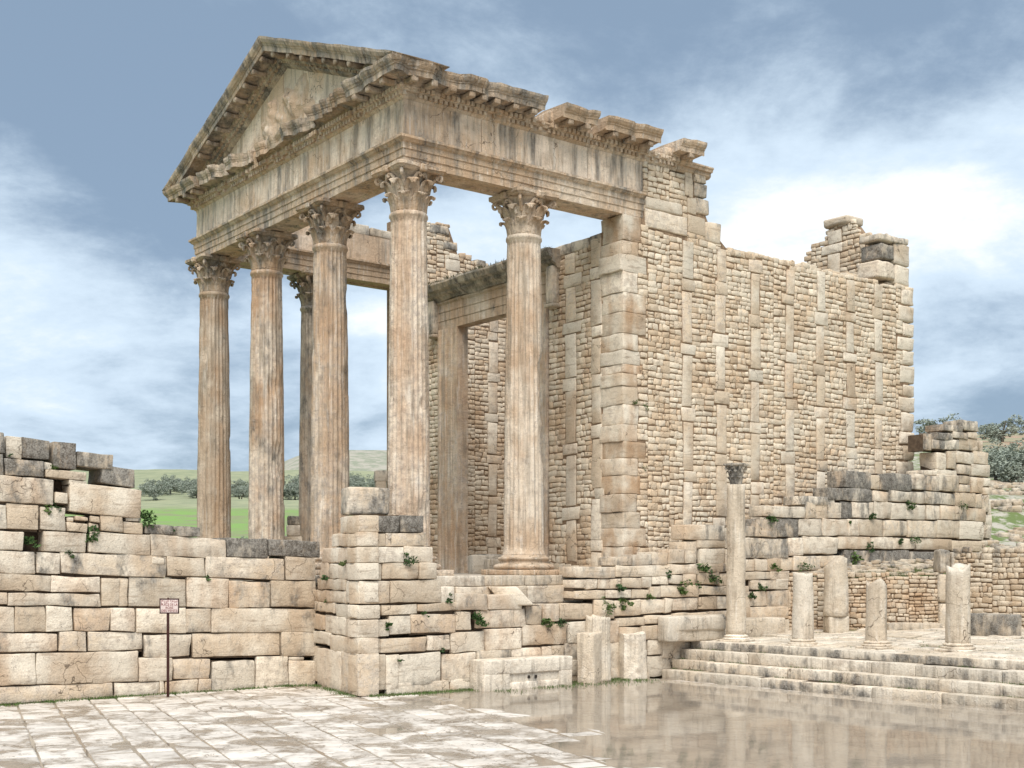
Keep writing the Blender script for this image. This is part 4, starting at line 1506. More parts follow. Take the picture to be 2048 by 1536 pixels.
corona(MF, 'F', 0, 1.2, 'c')
seg('cornice_block', corona_prof, MF, 1.2, 3.2, wear=(.82, .5, .3), rag=lambda l: .82 + .3 * noise.noise(Vector((l * 5, 1.3, 0))), amp=.03, n=12)
seg('cornice_block', corona_prof, MF, 3.2, 5.0, wear=(.85, .5, .3), rag=ragged, amp=.06, n=26)
seg('cornice_block', corona_prof, MF, 5.0, 7.2, wear=(.95, .4, .3), rag=lambda l: ragged(l) * .8, amp=.07, n=30)
seg('cornice_block', corona_prof, MF, 7.2, 9.3, wear=(.85, .5, .3), rag=ragged, amp=.06, n=28)
seg('cornice_block', corona_prof, MF, 9.3, 10.4, wear=(.85, .5, .3), rag=lambda l: .7 + .4 * noise.noise(Vector((l * 4, 2.3, 0))), amp=.03, n=10)
corona(MF, 'F', 10.4, W_, False, 'c')
corona(ML, 'L', 0, 1.4, 'c', mods=False)

# raking cornice
VM = W_ / 2
EO = 1.21
SL = (14.74 - ZC) / (VM + EO)
RZ = -.40                                   # profile is hung so that its top edge meets the eaves


def rake_prof():
    bed = [(.37, -.36), (.40, -.34), (.48, -.29), (.48, -.20), (.56, -.19), (.60, -.11), (.64, -.08)]
    cor = [(.66, -.01), (1.05, .01), (1.05, -.03), (1.08, -.03), (1.095, .10), (1.12, .11), (1.13, .14), (1.17, .17), (1.215, .25), (1.225, .315), (.2, .33), (-.38, .28), (-.38, -.36)]
    return bed + cor


def MK(side):
    def mp(l, o, z):
        k = (l + EO) if side == 'R' else (W_ + EO - l)
        return T(-o, l, max(ZC - .315 + z + SL * k, ZB + .388 + .02 * (z + .36)))
    return mp


rk = rake_prof()
for side in 'RL':
    mp = MK(side)
    if side == 'R':
        cuts = [-EO - .01, .2, 1.5, 2.7, 3.9, 4.8, VM]
    else:
        cuts = [VM, 6.7, 7.9, 9.2, 10.4, 11.5, W_ + EO + .01]
    for a, b in zip(cuts, cuts[1:]):
        gap = 0 if (a == VM or b == VM) else .005
        o = seg('raking_cornice_block', rk, mp, a + (0 if a == VM else .003), b - (0 if b == VM else .003), wear=(.92, .58, .3), amp=.026, gap=0)
        lo, hi = max(a, .75), min(b, W_ - .75)
        if hi - lo > .4: put_modillions(o, lambda l, oo, z: mp(l, oo, -.05), lo, hi, ROTM['F'], zf=lambda l: 0, step=.66, wear=(.74, .5, .3), tilt=(math.atan(SL) if side == 'L' else -math.atan(SL)))
    def MD(l, o, z, side=side, mp=mp):
        return mp(l, o, z - ZF - .31)
    v, f = dentils(MD, 1.0 if side == 'R' else VM, VM if side == 'R' else W_ - 1.0)
    add('dentil_band', v, f, 'carved_stone', TEMPLE, (.92, .3, .3), kind='stuff', smooth_sh=False, recalc=True)

# tympanum slabs
tcuts = [.2, 2.1, 3.6, 4.75, 5.9, 7.3, 8.9, W_ - .2]
for a, b in zip(tcuts, tcuts[1:]):
    def top(l):
        return ZC - .62 + SL * min(l + EO, W_ + EO - l)
    ls = [a + .006] + ([VM] if a < VM < b else []) + [b - .006]
    pts = [(l, max(top(l), ZB + .3)) for l in ls]
    vv, ff = [], []
    outline = [(ls[0], ZB + .2), (ls[-1], ZB + .2)] + pts[::-1]
    m = len(outline)
    pr = random.uniform(-.012, .012)
    for xx in (-.36 + pr, .30):
        for l, z in outline:
            vv.append(T(xx, l, z))
    ff = [tuple(range(m))[::-1], tuple(range(m, 2 * m))] + [(i, (i + 1) % m, m + (i + 1) % m, m + i) for i in range(m)]
    add('tympanum_slab', vv, ff, 'frieze_stone', TEMPLE, (1.03, .10, random.uniform(.1, .35)), smooth_sh=False, recalc=True)


def relief():
    """weather-worn figure carving, only lumps are left of it"""
    nx, ny = 64, 34
    a0, a1, z0, z1 = 3.6, 7.9, ZB + .34, ZB + 2.0
    blobs = [(6.6, .62, .20, .50, .26, .35), (6.45, 1.15, .13, .16, .24, 0), (6.75, .30, .30, .18, .18, .6), (7.0, .85, .32, .10, .16, -.7), (6.2, .80, .30, .09, .13, .5), (5.55, 1.12, .36, .20, .20, .7), (5.25, .80, .30, .34, .22, -.3), (4.95, 1.30, .30, .14, .17, -.6), (4.75, .92, .18, .28, .16, .3), (5.9, .52, .22, .26, .14, .2), (7.35, .28, .25, .10, .12, .2), (4.35, .55, .22, .2, .12, 0)]
    verts, faces = [], []
    for j in range(ny + 1):
        for i in range(nx + 1):
            l = a0 + (a1 - a0) * i / nx
            zz = (z1 - z0) * j / ny
            h = 0
            for (bl, bz, rl, rz, hh, an) in blobs:
                dx, dz = l - bl, zz - bz
                x = dx * math.cos(an) + dz * math.sin(an)
                y = -dx * math.sin(an) + dz * math.cos(an)
                q = (x / rl) ** 2 + (y / rz) ** 2
                if q < 6:
                    h += hh * .8 * math.exp(-q * 1.0)
            h = min(h, .32) * (1 + .55 * noise.noise(Vector((l * 5, zz * 5, 2))) + .4 * noise.noise(Vector((l * 11, zz * 11, 7)))) + .02 * noise.noise(Vector((l * 3, zz * 3, 5)))
            roof = ZC - .72 + SL * min(l + EO, W_ + EO - l)
            z = min(z0 + zz, roof)
            e = min(i, nx - i, j, ny - j)
            verts.append(T(-.33 - (h if e > 1 else 0), l, z))
    for j in range(ny):
        for i in range(nx):
            a = j * (nx + 1) + i
            faces.append((a, a + nx + 1, a + nx + 2, a + 1))
    add('relief', verts, faces, 'frieze_stone', TEMPLE, (1.0, .25, .2), recalc=False, label='worn relief carving in the pediment')


relief()


# ------------------------------------------------------------------ cella
def wall_core(name, pl, s0, s1, z0, topf, n0, n1, mat='mortar', parent=None, step=.4):
    n = max(2, int((s1 - s0) / step))
    verts, faces = [], []
    for k in range(n + 1):
        s = s0 + (s1 - s0) * k / n
        zt = topf(s)
        for nn in (n0, n1):
            verts.append(pl.w(s, nn, z0))
            verts.append(pl.w(s, nn, zt))
    for k in range(n):
        a, b = 4 * k, 4 * k + 4
        faces += [(a, b, b + 1, a + 1), (a + 2, a + 3, b + 3, b + 2), (a + 1, b + 1, b + 3, a + 3), (a, a + 2, b + 2, b)]
    faces += [(0, 1, 3, 2), (4 * n, 4 * n + 2, 4 * n + 3, 4 * n + 1)]
    return add(name, verts, faces, mat, parent or TEMPLE, smooth_sh=False, recalc=True)


def chain(root, pl, s, z0, z1, phase, blocked, mat='limestone', up=.40, head=.64, wear=.15):
    """upright and cross blocks of one framework pier"""
    z = z0 - phase
    k = 0
    while z < z1:
        upr = k % 2 == 0
        h = random.uniform(.95, 1.5) if upr else random.uniform(.30, .42)
        w = up * random.uniform(.92, 1.1) if upr else head * random.uniform(.75, 1.12)
        a, b = max(z, z0), min(z + h, z1)
        off = random.uniform(-.04, .04) + (0 if upr else random.uniform(-.08, .08))
        if b - a > .2:
            q = [(s + off - w / 2, a), (s + off + w / 2, a), (s + off + w / 2, b), (s + off - w / 2, b)]
            e = random.uniform(-.02, .02)
            q = [(q[0][0] + e, q[0][1]), (q[1][0] + e, q[1][1]), (q[2][0] - e, q[2][1]), (q[3][0] - e, q[3][1])]
            ashlar('framework_block', pl, q, .4, root, (random.uniform(.94, 1.06), wear + random.uniform(0, .12), random.choice([0, .1, .2, .4])), mat, proud=random.uniform(.012, .024), amp=.007, cell=.4, r=.018)
            blocked.append((s + off - w / 2, s + off + w / 2, a, b))
        z += h
        k += 1


def zabs(z):                                     # height above the stylobate -> world
    return z + ZS


# ---- right flank wall
WT = zabs(9.56)


def side_top(s):
    if s < 7.40: return zabs(9.6)
    if s < 9.35: return zabs(ZF)
    for lim, z in ((9.62, 11.15), (9.85, 10.85), (10.05, 10.5), (10.45, 10.15), (10.6, 9.85)):
        if s < lim: return zabs(z)
    return WT + noise.noise(Vector((s * 1.1, 0, 5))) * .10


def side_bottom(s):
    return zabs(-.25) if s < 9.5 else zabs(.15 + (s - 9.5) * .16)


SW = wall_core('cella_wall', SIDE, UW + .56, UE - .3, -.3, lambda s: side_top(s) - .12, -.028, -.82)
blocked = []
# quoins of the anta, whole blocks seen from two sides
zq = zabs(-.05)
ys = [1093, 1056, 1024, 987, 950, 915, 882, 848, 808, 771, 745, 727, 699, 665, 622, 583, 541, 507, 479, 452]
hs = [SIDE.hit(1247, y)[1] for y in ys]
hs[-1] = zabs(ZA0) - .01
z = zq
for i, h in enumerate(hs):
    w = random.choice([.58, .66, .74, .86, .95])
    if i == len(hs) - 3: w = .98
    warm_f = random.choice([.3, .9, 1.5])
    vv, ff = rock_cells(w / 2 - .004, .46, (h - z) / 2 - .004, 6, 7, 6, .016, .024, sd(), 2.6)
    ins_ = random.uniform(-.03, .03) - (.10 if i == len(hs) - 3 else 0)
    add('quoin_block', [T(UW + w / 2 + p.x + ins_, .01 + p.y + random.uniform(-.003, .003), (z + h) / 2 - ZS + p.z) for p in vv], ff, 'limestone', SW, (1.0, .22 if i > 3 else .30, warm_f * .6))
    blocked.append((UW - .3, UW + w + ins_ + .01, z, h))
    z = h
# back quoins
z = zabs(.4)
i = 0
while z < zabs(9.4):
    h = random.uniform(.42, .66)
    w = (.62, .88, .55, .8)[i % 4] + random.uniform(-.05, .08)
    h1 = min(z + h, zabs(9.5))
    lean = (9.5 - (z - ZS)) * .012
    if h1 - z > .1:
        q = [(UE - w, z), (UE + lean, z), (UE + lean, h1), (UE - w, h1)]
        ashlar('quoin_block', SIDE, q, .8, SW, (1.0, .22, .15), amp=.025, r=.05, proud=random.uniform(-.01, .03))
        blocked.append((UE - w, UE + .5, z, h1))
    z += h
    i += 1
# dressed blocks beside the end of the entablature
for (x0, x1, yt, yb, stn) in ((1291, 1366, 399, 424, .05), (1290, 1374, 426, 463, .05), (1375, 1392, 395, 428, .1), (1376, 1410, 432, 470, .2), (1410, 1442, 445, 487, .45),
                              (1370, 1386, 335, 395, .1), (1388, 1412, 340, 366, .6), (1388, 1414, 367, 394, .62), (1390, 1419, 395, 430, .5)):
    q = px_quad(SIDE, x0, x1, yt, yb, 1130, 4326)
    ashlar('framework_block', SIDE, q, .6, SW, (1.03, stn, .1), proud=.02, amp=.012)
    blocked.append((min(p[0] for p in q), max(p[0] for p in q), min(p[1] for p in q), max(p[1] for p in q)))
blocked.append((0, UA, zabs(ZA0), zabs(13)))
chs = [SIDE.hit(x, 700)[0] for x in (1376, 1443, 1511, 1580, 1642, 1702, 1757)]
for i, s in enumerate(chs):
    chain(SW, SIDE, s, side_bottom(s), side_top(s) - random.uniform(0, .25) if s > 10.7 or s < 7.4 else zabs(9.5), (.2, .35, .5, .3, .6, .2, .5)[i], blocked)
edges = [UW] + chs + [UE]
bays = [(a, b) for a, b in zip(edges, edges[1:])]


def side_wear(s, z):
    up = max(0, (z - zabs(7.6)) / 2)
    return (1.04, .10 + .22 * up * (1 if s > 9 else .6), .42 if 9 < s < 17 and z < zabs(7.5) else .15)


rubble(SW, SIDE, bays, blocked, side_top, side_bottom, wearf=side_wear, stain=.14, warm=.12)
# loose stones along the broken top
for k in range(26):
    s = random.uniform(10.8, UE - .6)
    h = random.uniform(.10, .24)
    vv, ff = rock_cells(random.uniform(.12, .3), .22, h / 2, 3, 3, 3, .05, .03, sd())
    z0 = WT - .10 + noise.noise(Vector((s * 1.1, 0, 5))) * .10
    add('cap_stone', [T(s + p.x, p.y + random.uniform(-.02, .02) - .05, z0 - ZS + h / 2 + p.z) for p in vv], ff, 'rubble_stone', SW, (1, .35, .1))

# ---- front wall with the great door
DV0, DV1 = 3.80, 7.43                            # door opening
DH = 7.97                                        # its height above the floor
WF = 9.55


def front_top(s):
    v = -s
    return zabs(9.52 if v > 1.3 else 9.62) + noise.noise(Vector((v * 1.3, 2, 5))) * .05


FW = wall_core('cella_front_wall', FRONT, -2.75, -.38, -.3, lambda s: front_top(s) - .1, -.028, -.80)
FW2 = wall_core('cella_front_wall', FRONT, -W_ + .35, -8.45, -.3, lambda s: zabs(9.2), -.028, -.80)
bl = [(-.9, .6, zabs(-1), zabs(10))]
bl[0] = (-.42, .6, zabs(-1), zabs(10))
sch = FRONT.hit(1141, 800)[0]
chain(FW, FRONT, sch, zabs(.35), zabs(9.2), .3, bl, up=.46, head=.8)
chain(FW, FRONT, -.62, zabs(.1), zabs(9.4), .6, bl, up=.42, head=.55)
z = zabs(9.2)
for a, b in ((-2.7, -1.75), (-1.73, -.95), (-.93, -.44)):
    ashlar('framework_block', FRONT, [(a, z), (b, z), (b, z + .32), (a, z + .32)], .5, FW, (.9, .55, .1), proud=.02)
bl.append((-3, .6, z, z + 1))
rubble(FW, FRONT, [(-2.75, sch), (sch, -.42)], bl, front_top, lambda s: zabs(-.2), stain=.1, warm=.4, wearf=lambda s, z: (.97, .08 + .3 * max(0, (z - zabs(8)) / 1.5), .45))
bl2 = []
chain(FW2, FRONT, -10.2, zabs(.1), zabs(9.1), .3, bl2)
rubble(FW2, FRONT, [(-W_ + .4, -10.2), (-10.2, -8.45)], bl2, lambda s: zabs(9.25), lambda s: zabs(-.2), warm=.4)

# door frame
def jamb(v0, v1, name='door_jamb'):
    prof = [(v0, -.045), (v0, -.09), (v0 + .10 * (v1 - v0), -.09), (v0 + .12 * (v1 - v0), -.05), (v0 + .40 * (v1 - v0), -.05), (v0 + .42 * (v1 - v0), -.03), (v0 + .70 * (v1 - v0), -.03), (v0 + .72 * (v1 - v0), -.01), (v1, -.01), (v1, .42), (v0, .42)]
    vv, ff = [], []
    m = len(prof)
    zz = [0, 2, 4, 6, DH]
    for z in zz:
        for (v, x) in prof:
            p = T(UW + x, v, z)
            vv.append(p + nz(p, 1.5, 3) * .008)
    for k in range(len(zz) - 1):
        for i in range(m):
            j = (i + 1) % m
            ff.append((k * m + i, k * m + j, (k + 1) * m + j, (k + 1) * m + i))
    ff += [tuple(range(m)), tuple((len(zz) - 1) * m + i for i in range(m))]
    return add(name, vv, ff, 'column_stone', TEMPLE, (.93, .12, .75), smooth_sh=False, recalc=True)


jamb(8.43, DV1)
jamb(2.78, DV0)
# lintel: three bands and crowning cornice
def strip(name, v0, v1, prof, mat, wear, amp=.008, gap=.004):
    mp = lambda l, o, z: T(UW - o, l, z)
    vv, ff = sweep(prof, lambda o: v0 + gap, lambda o: v1 - gap, mp, max(2, int((v1 - v0) / .3)), amp, sd())
    return add(name, vv, ff, mat, TEMPLE, wear, smooth_sh=False, recalc=True)


lp = [(.01, DH), (.01, DH + .27), (.03, DH + .28), (.03, DH + .55), (.05, DH + .56), (.05, DH + .78), (.10, DH + .84), (.10, DH + .90), (-.42, DH + .90), (-.42, DH)]
for a, b in ((2.62, 7.1), (7.1, 8.6)):
    strip('door_lintel', a, b, lp, 'column_stone', (.88, .38, .5))
cp = [(-.2, DH + .905), (.12, DH + .905), (.16, DH + 1.0), (.30, DH + 1.08), (.30, DH + 1.16), (.42, DH + 1.22), (.50, DH + 1.38), (.50, DH + 1.44), (-.42, DH + 1.46), (-.42, DH + .905)]
for a, b in ((2.2, 4.4), (4.4, 6.8), (6.8, 9.0)):
    strip('door_cornice', a, b, cp, 'grey_stone', (.8, .62, .3), amp=.03)
for v0 in (2.42, 8.62):                       # consoles at the ends of the cornice
    vv, ff = rock_cells(.14, .16, .55, 3, 3, 6, .04, .012, sd())
    add('door_console', [T(UW - .12 + p.x, v0 + p.y, DH + .42 + p.z) for p in vv], ff, 'grey_stone', TEMPLE, (.9, .5, .2))
    vv, ff = rock_cells(.16, .20, .05, 3, 3, 3, .02, .005, sd())
    add('door_console', [T(UW - .12 + p.x, v0 + p.y, DH - .18 + p.z) for p in vv], ff, 'grey_stone', TEMPLE, (.9, .4, .3))

# ---- far flank wall, its inner face
def left_top(s):
    for px, y in ((898, 449), (915, 487), (946, 511), (1003, 532)):
        q = LEFT_IN.hit(px, y)
        if s < q[0]:
            return q[1]
    return zabs(9.6) + noise.noise(Vector((s, 2, 9))) * .12


LW = wall_core('cella_wall', LEFT_IN, UW, UE - .1, -.3, lambda s: left_top(s) - .1, -.028, -.85)
bl = []
s = UW + .5
ch = []
while s < UE - .5:
    chain(LW, LEFT_IN, s, zabs(0), min(left_top(s), left_top(s + .2), left_top(s - .2)) - .05, random.uniform(.1, .9), bl, up=.42, head=.65, wear=.2)
    ch.append(s)
    s += 1.75
e = [UW] + ch + [UE]
rubble(LW, LEFT_IN, list(zip(e, e[1:])), bl, left_top, lambda s: zabs(0), limit=260, stain=.2, warm=.35, wearf=lambda s, z: (.98, .12 + (.3 if z > zabs(9) else 0), .5 if z < zabs(8) else 0))
for (x0, x1, yt, yb) in ((860, 899, 448, 470), (884, 916, 485, 500), (952, 972, 519, 532)):
    q = px_quad(LEFT_IN, x0, x1, yt, yb, 1130, 4326)
    ashlar('cap_stone', LEFT_IN, q, .7, LW, (.9, .6, .1), proud=.03, amp=.03, r=.05)

# ---- back wall, inner face rising above the flank
def back_top(s):
    v = -s
    tab = [(1812, 474), (1770, 474), (1757, 470), (1722, 462), (1702, 434), (1652, 436), (1648, 482), (1625, 492), (1606, 512)]
    pts = [(-BACK_IN.hit(px, y)[0], BACK_IN.hit(px, y)[1]) for px, y in tab]
    if v <= pts[0][0]: return pts[0][1]
    for (a, b), (c, d) in zip(pts, pts[1:]):
        if v <= c:
            return b + (d - b) * (v - a) / max(1e-6, c - a)
    return zabs(9.5)


BW = wall_core('cella_back_wall', BACK_IN, -W_ + .5, .28, -.3, lambda s: min(back_top(s - .15), back_top(s), back_top(s + .15)) - .15, -.028, -.72, step=.2)
bl = []
sb = BACK_IN.hit(1668, 540)[0]
chain(BW, BACK_IN, sb, zabs(8.6), back_top(sb) - .45, .5, bl, up=.55, head=.9, wear=.25)
rubble(BW, BACK_IN, [(-5, sb), (sb, .0)], bl, back_top, lambda s: zabs(8.3), limit=200, warm=.3, stain=.15)
ashlar('cap_stone', BACK_IN, px_quad(BACK_IN, 1648, 1702, 434, 452, 1130, -1070), .9, BW, (.95, .35, .1), proud=.12, amp=.04, r=.08)
# upper end of that wall above the flank's corner
for (x0, x1, yt, yb, stn) in ((1760, 1820, 470, 486, .5), (1764, 1790, 487, 520, .75), (1790, 1821, 487, 530, .4), (1757, 1792, 521, 556, .15), (1792, 1822, 531, 572, .25)):
    q = px_quad(SIDE, x0, x1, yt, yb, 1130, 4326)
    ashlar('quoin_block', SIDE, q, .85, BW, (.98, stn, .15), proud=-.02, amp=.03, r=.05)

# ------------------------------------------------------------------ steps and raised platform
def obox(name, c, d, hx, hy, z0, z1, parent=None, mat='grey_stone', wear=(1, .2, .1), r=.03, amp=.012, n=(5, 3, 3), lean=(0, 0), **kw):
    """rounded block: c = plan centre, d = plan direction of its long side"""
    d = Vector(d).normalized()
    e = Vector((-d.y, d.x))
    v, f = rock_cells(hx, hy, (z1 - z0) / 2, n[0], n[1], n[2], r, amp, sd())
    out = []
    for p in v:
        zz = p.z + (z1 - z0) / 2
        q = Vector(c[:2]) + d * (p.x + lean[0] * zz) + e * (p.y + lean[1] * zz)
        out.append(Vector((q.x, q.y, z0 + zz)))
    return add(name, out, f, mat, parent, wear, **kw)


PLAT_Z = .90


def plat_z(x, y):
    k = (Vector((x, y)) - STEP0).dot(STEPN)
    return PLAT_Z + .034 * max(0, k - 1.4)


def build_steps():
    root = empty('steps', (STEP0.x, STEP0.y, 0), kind='structure')
    zt = [.17, .415, .685, .90]
    zb = [-.15, .165, .41, .68]
    acc = ([], [])
    for k in range(4):
        off = .36 * k
        o = STEP0 + STEPN * off
        l = -((o - PODIUM.p0).dot(PODIUM.nrm)) / STEPD.dot(PODIUM.nrm) + .08
        while l < 13:
            ln = random.uniform(1.1, 2.8)
            c = o + STEPD * (l + ln / 2) + STEPN * .30
            obox('step_block', c, STEPD, ln / 2 - .006, .30 + random.uniform(0, .015), zb[k] + .002, zt[k] + random.uniform(-.012, .008), root, 'step_stone',
                 (random.uniform(.92, 1.04), random.choice([.40, .46, .5, .56, .64]), .05), r=.018, amp=.014, n=(max(4, int(ln / .25)), 4, 4))
            l += ln
    pl = Plane(STEP0, STEPD)
    wall_core('step_core', pl, -2.5, 13, -.2, lambda s: .16, -.12, -2.2, 'earth_core', root)


build_steps()


def low_walls():
    # rubble retaining wall at the back of the platform
    a, b = at(1574, 1240, 36.9), at(1888, 1240, 37.3)
    pl = Plane(a[:2], (b - a)[:2])
    L = (Vector(b[:2]) - Vector(a[:2])).length
    core = wall_core('rubble_wall', pl, 0, L, .8, lambda s: 2.58, -.07, -.6, parent=None) if False else None
    root = empty('rubble_wall', pl.w(L / 2, 0, 1.0), 'low brown rubble wall with grass along its top, below the podium', 'wall')
    wall_core('mortar', pl, 0, L, .7, lambda s: 2.55 + .06 * noise.noise(Vector((s, 0, 0))), -.06, -.55, parent=root)
    topf = lambda s: 2.70 + .07 * noise.noise(Vector((s * 1.3, 0, 0)))
    rubble(root, pl, [(0, 1.6), (1.6, L)], [], topf, lambda s: 1.0, limit=200, hmin=.09, hmax=.17, lmin=.12, lmax=.32, stain=.25, warm=.45, wearf=lambda s, z: (.88, .12 + .25 * max(0, (z - 2.2) / .5), .6 if z < 2.2 else .2))
    # taller rubble wall to its right
    a2, b2 = at(1905, 1262, 37.25), at(2130, 1262, 34.4)
    p2 = Plane(a2[:2], (b2 - a2)[:2])
    L2 = (Vector(b2[:2]) - Vector(a2[:2])).length
    r2 = empty('rubble_wall', p2.w(L2 / 2, 0, 1.0), 'taller grey rubble wall rising behind the dark stone trough', 'wall')
    top2 = lambda s: 3.42 + .05 * noise.noise(Vector((s * 1.7, 5, 0)))
    wall_core('mortar', p2, 0, L2, .7, lambda s: top2(s) - .12, -.06, -.6, parent=r2)
    rubble(r2, p2, [(0, 1.3), (1.3, L2)], [], top2, lambda s: .95, limit=260, hmin=.11, hmax=.19, lmin=.15, lmax=.40, stain=.3, warm=.1, wearf=lambda s, z: (.95, .18 + .38 * max(0, (z - 2.5) / .9), .1))
    for (x0, x1, yt, yb, st) in ((1877, 1902, 1098, 1146, .55), (1902, 1921, 1104, 1148, .45), (1876, 1906, 1148, 1206, .2), (1877, 1907, 1207, 1268, .15)):
        q = px_quad(Plane(at(1876, 1262, 37.2)[:2], (b - a)[:2]), x0, x1, yt, yb, 1130, 9000)
        ashlar('pier_block', Plane(at(1876, 1262, 37.2)[:2], (b - a)[:2]), q, .5, r2, (.95, st, .05), 'grey_stone', proud=.04, r=.05, amp=.02)
    # ground behind the low wall, up to the podium
    front = [pl.w(L * k / 6, -.45, 2.57 + .02 * k / 6) for k in range(7)] + [p2.w(L2 * k / 3, -.5, 3.22) for k in range(1, 4)]
    back = [PODIUM.w(15.0 + 9.0 * k / 6, -.15, 2.98 + .20 * k / 6) for k in range(7)] + [PODIUM.w(24.0 + k * 3, -.15, 3.3) for k in range(1, 4)]
    n_ = len(front)
    add('upper_terrace', front + back, [(k, k + 1, n_ + k + 1, n_ + k) for k in range(n_ - 1)], 'soil', kind='structure', recalc=True, smooth_sh=False)
    acc = ([], [])
    rg = random.Random(3)
    for _ in range(260):
        a_, b_ = rg.random() * 6, rg.random() ** .7
        k = int(a_)
        q = (front[k].lerp(front[k + 1], a_ - k)).lerp(back[k].lerp(back[k + 1], a_ - k), b_ * .95)
        h = rg.uniform(.05, .14)
        v, f = rock_cells(h * rg.uniform(.9, 1.8), h, h * .5, 3, 3, 3, h * .3, h * .2, sd(), 3)
        o = len(acc[0])
        acc[0].extend([p + q + Vector((0, 0, h * .2)) for p in v])
        acc[1].extend([tuple(o + i_ for i_ in qq) for qq in f])
    add('ledge_rubble', acc[0], acc[1], 'rubble_stone', None, (.72, .45, .1), kind='stuff', label='small loose stones strewn on the ledge above the low rubble wall', cat='rubble', origin=pl.w(L / 2, -1, 2.6))
    sk = [pl.w(0, -.5, .6), pl.w(L, -.5, .6), pl.w(L, -.5, 2.58), pl.w(0, -.5, 2.55)]
    return pl, L, p2, L2


LOWPL, LOWL, TALLPL, TALLL = low_walls()


def build_platform():
    o = STEP0 + STEPN * 1.36
    pts = []
    rows, colsn = 12, 24
    verts, faces = [], []
    for j in range(rows + 1):
        for i in range(colsn + 1):
            p = o + STEPD * (-3.2 + 17 * i / colsn) + STEPN * (14.5 * j / rows)
            verts.append(Vector((p.x, p.y, plat_z(p.x, p.y) - .05)))
    for j in range(rows):
        for i in range(colsn):
            a = j * (colsn + 1) + i
            faces.append((a, a + 1, a + colsn + 2, a + colsn + 1))
    root = add('platform', verts, faces, 'soil', kind='structure', origin=(o.x, o.y, PLAT_Z))
    acc, n = ([], []), 0
    t = .10
    while t < 8.5:
        wid = random.uniform(.45, .85)
        l = -2.5 - random.random()
        while l < 13:
            ln = random.uniform(.5, 1.3)
            c = o + STEPD * (l + ln / 2) + STEPN * (t + wid / 2)
            ok = (c - PODIUM.p0).dot(PODIUM.nrm) > .25 and (c - LOWPL.p0).dot(LOWPL.nrm) > .1 and ((c - TALLPL.p0).dot(TALLPL.nrm) > .1 or (c - TALLPL.p0).dot(TALLPL.d) < 0)
            if ok and c.x / c.y < .46 and random.random() > .08:
                v, f = rock_cells(ln / 2 - random.uniform(.01, .05), wid / 2 - random.uniform(.01, .05), .05, 4, 4, 3, .025, .018, sd(), 2.5)
                dz = random.gauss(0, .012)
                w = []
                for p in v:
                    q = c + STEPD * p.x + STEPN * p.y
                    w.append(Vector((q.x, q.y, plat_z(q.x, q.y) - .045 + dz + p.z)))
                if n < 170:
                    add('slab', w, f, 'grey_stone', root, (1.02, random.choice([.15, .25, .35]), .05))
                else:
                    b = len(acc[0])
                    acc[0].extend(w)
                    acc[1].extend([tuple(b + k for k in q) for q in f])
                n += 1
            l += ln
        t += wid
    if acc[0]:
        add('far_slabs', acc[0], acc[1], 'grey_stone', root, (1.0, .25, .05), kind='stuff', origin=(o.x, o.y, PLAT_Z))


build_platform()


# ------------------------------------------------------------------ column stumps and fragments
def stump(name, label, px, ybase, Y, r, h, cat='column', flutes=0, tilt=(0, 0), wear=(1, .25, .05), base=True, mat='grey_stone', rough=.02, group=None, capital=False, jag=.08, taper=.93, on_platform=False):
    c = at(px, ybase, Y)
    if ybase is None or on_platform:
        c.z = plat_z(c.x, c.y) - .015
    z0 = c.z
    root = empty(name, c, label, cat, group)
    hb = r * .62 if base else 0
    if base:
        pl_v, pl_f = rock_cells(r * 1.42, r * 1.42, r * .12, 4, 4, 3, .02, rough, sd())
        pr = [(r * 1.32, r * .2), (r * 1.40, r * .28), (r * 1.38, r * .36), (r * 1.22, r * .40), (r * 1.14, r * .46), (r * 1.2, r * .52), (r * 1.24, r * .56), (r * 1.18, r * .62), (r * 1.04, r * .68), (r * 1.0, r * .74)]
        lv, lf = lathe(pr, 28, rough, sd(), 3)
        R = Matrix.Rotation(math.atan2(STEPD.y, STEPD.x), 3, 'Z')
        v, f = join([([R @ p + Vector((0, 0, r * .10)) for p in pl_v], pl_f), (lv, lf)])
        add('column_base', [c + p for p in v], f, mat, root, (wear[0] * 1.05, wear[1], wear[2]), origin=c)
    seg_ = 24 * 4 if flutes else 36
    prof = []
    nzr = 22
    for i in range(nzr + 1):
        t = i / nzr
        prof.append((r * (1 - (1 - taper) * t), hb * .97 + (h - hb) * t))
    prof += [(r * taper * .8, h - .004), (r * taper * .3, h - .006)]
    v, f = lathe(prof, seg_, rough, sd(), 1.6)
    out = []
    s_ = sd()
    for i, p in enumerate(v):
        a = math.atan2(p.y, p.x)
        rr = math.hypot(p.x, p.y)
        if flutes and rr > r * .8:
            ph = (a / (2 * math.pi) * flutes) % 1.0
            k = .07 * r * math.sin(math.pi * ph)
            p = Vector((p.x * (1 - k / rr), p.y * (1 - k / rr), p.z))
        er = 1 + .05 * noise.noise(Vector((p.x * 5, p.y * 5, p.z * 2 + s_)))
        p = Vector((p.x * er, p.y * er, p.z))
        k = max(0, (p.z - h * .45) / (h * .55))
        p.z += k * (tilt[0] * p.x + tilt[1] * p.y + jag * noise.noise(Vector((p.x * 4, p.y * 4, s_))))
        out.append(c + p)
    add('shaft', out, f, mat, root, wear)
    return root, c


